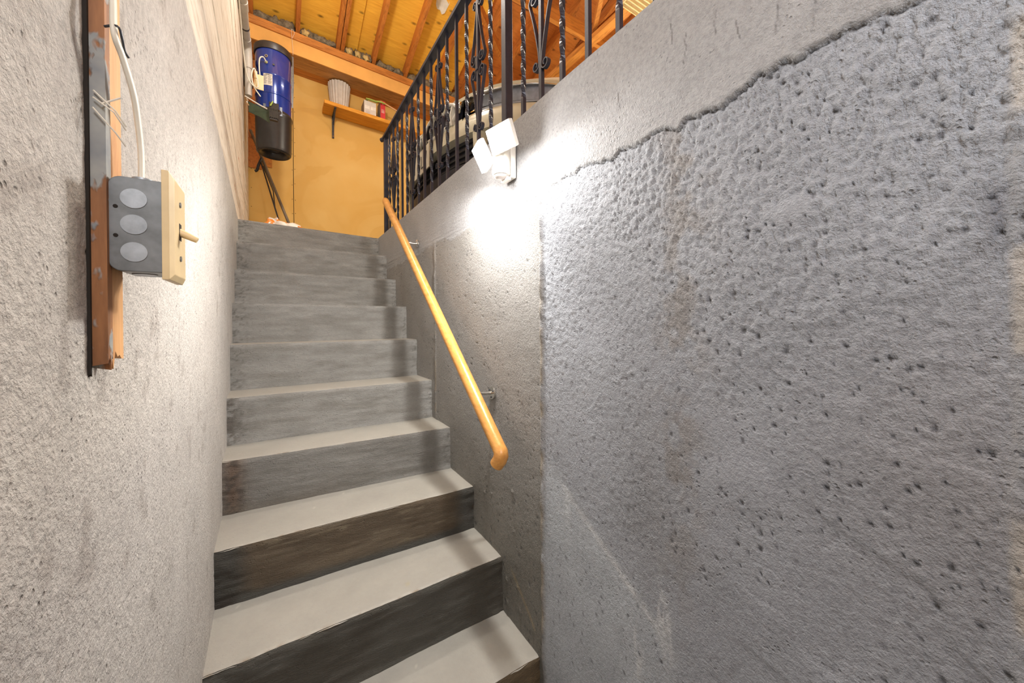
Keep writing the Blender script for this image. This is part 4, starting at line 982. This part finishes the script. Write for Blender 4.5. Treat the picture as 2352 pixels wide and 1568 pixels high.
# hood panel: plan edge follows the nose
b = MB(); V = []; Fc = []; nx = 14
for y in yps:
    for k in range(nx+1):
        t = k/nx; x = nose_x(y)+.012+(2.30-nose_x(y))*t; z = 1.352+.27*(1-(1-t)**1.7)-.05*abs(y/HW)**3*t-.012*(1-min(1, t*8))
        V.append((x, YC+y, z))
m = nx+1; n = len(V)
for i in range(len(yps)-1):
    for k in range(nx): Fc.append((i*m+k, (i+1)*m+k, (i+1)*m+k+1, i*m+k+1))
V2 = [(x+.004, y, z-.018) for x, y, z in V]
E_ = [((i)*m, i*m+n, (i+1)*m+n, (i+1)*m) for i in range(len(yps)-1)]
b.add(V+V2, Fc+[tuple(i+n for i in f)[::-1] for f in Fc]+E_)
obj('hood', b, M['car'], car, smooth=.8)
for s in (-1, 1):  # fenders and sides with wheel openings
    b = MB(); V = []; Fc = []; N = 60; K = 8
    for i in range(N+1):
        x = 1.45+(5.35-1.45)*i/N; top = 1.35+min(.26, (x-1.3)*.30) if x < 2.3 else 1.62
        lo = .95
        for wx in (1.85, 4.55):
            dd = abs(x-wx)
            if dd < .37: lo = max(lo, 1.02+math.sqrt(max(0, .37**2-dd**2)))
        lo = min(lo, top-.05)
        for k in range(K+1):
            t = k/K; z = lo+(top-lo)*t; V.append((x, YC+s*(HW-.005+.03*math.sin(PI*t)-.06*t**3), z))
    m = K+1
    for i in range(N):
        for k in range(K): f = (i*m+k, (i+1)*m+k, (i+1)*m+k+1, i*m+k+1); Fc.append(f if s < 0 else f[::-1])
    n = len(V); b.add(V+[(x, y-s*.03, z) for x, y, z in V], Fc+[tuple(i+n for i in f)[::-1] for f in Fc])
    obj('side_panel', b, M['car'], car, smooth=.8)
gh = [section(x, w, 1.58, z, .10) for x, w, z in ((2.25, .93, 1.62), (2.55, .86, 1.80), (2.95, .76, 2.03), (3.3, .73, 2.12), (4.0, .72, 2.14), (4.6, .73, 2.10), (5.05, .78, 1.90), (5.33, .88, 1.64))]
m = len(gh[0]); V = [p for s_ in gh for p in s_]; Fc = [(i*m+k, i*m+k+1, (i+1)*m+k+1, (i+1)*m+k) for i in range(len(gh)-1) for k in range(m-1)]
b = MB(); b.add(V, Fc+[tuple(range(m))[::-1], tuple(range((len(gh)-1)*m, len(gh)*m))]); cabin = obj('cabin', b, M['car'], car, smooth=.8)
b = MB(); b.add([(2.30, YC-.80, 1.675), (2.30, YC+.80, 1.675), (2.93, YC+.64, 2.03), (2.93, YC-.64, 2.03), (2.33, YC-.80, 1.66), (2.33, YC+.80, 1.66), (2.96, YC+.64, 2.01), (2.96, YC-.64, 2.01)], [(0, 1, 2, 3), (7, 6, 5, 4), (0, 4, 5, 1), (1, 5, 6, 2), (2, 6, 7, 3), (3, 7, 4, 0)])
b.v[0][:, 0] -= .045; obj('windscreen', b, M['cglass'], car)
for s in (-1, 1):
    b = MB(); b.add([(2.62, YC+s*.90, 1.66), (4.95, YC+s*.86, 1.66), (4.65, YC+s*.755, 2.0), (3.05, YC+s*.765, 2.0)]+[(2.62, YC+s*.87, 1.66), (4.95, YC+s*.83, 1.66), (4.65, YC+s*.725, 2.0), (3.05, YC+s*.735, 2.0)], [(0, 1, 2, 3), (7, 6, 5, 4), (0, 4, 5, 1), (1, 5, 6, 2), (2, 6, 7, 3), (3, 7, 4, 0)]); obj('side_window', b, M['cglass'], car)
b = MB(); b.box((5.30, YC-.93, .95), (5.40, YC+.93, 1.60)); obj('tail_panel', b, M['car'], car, bevel=.03)
b = MB(); b.box((1.45, YC-.93, .90), (5.3, YC+.93, 1.0)); obj('underbody', b, M['rubber'], car)
for wx in (1.85, 4.55):
    for s in (-1, 1):
        b = MB(); b.tube([(wx, YC+s*.76, 1.021), (wx, YC+s*.78, 1.021), (wx, YC+s*.93, 1.021), (wx, YC+s*.95, 1.021)], .32, 40, up=(0, 0, 1)); wh = obj('wheel', b, M['rubber'], car, smooth=.8)
        b = MB(); b.tube([(wx, YC+s*.945, 1.021), (wx, YC+s*.958, 1.021)], .20, 30, up=(0, 0, 1))
        for k in range(5): a = k*2*PI/5; b.beam((wx, YC+s*.962, 1.021), (wx+.18*math.cos(a), YC+s*.962, 1.021+.18*math.sin(a)), .04, .02, up=(0, 1, 0))
        obj('hubcap', b, M['chrome'], wh)
# licence plate below the grille
b = MB(); b.box((nose_x(.1)-.035, YC-.235, 1.01), (nose_x(.1)-.028, YC+.085, 1.165)); pt = obj('licence_plate', b, M['plate'], car, bevel=.001)
b = MB(); xx = nose_x(.1)-.0365
for k, segs in enumerate((((0, 0, 0, 1),), ((0, 1, 1, 1), (1, 1, 1, 0), (0, .5, 1, .5), (0, 1, 0, .5)), ((0, 0, 0, 1), (0, 0, 1, 0)), ((0, 1, 1, 1), (1, 1, .3, 0)))):
    oy = YC+.045-k*.068
    for (ya, za, yb_, zb_) in segs: b.beam((xx, oy-ya*.035, 1.045+za*.08), (xx, oy-yb_*.035, 1.045+zb_*.08), .008, .001, up=(1, 0, 0))
obj('plate_figures', b, M['ink'], pt)
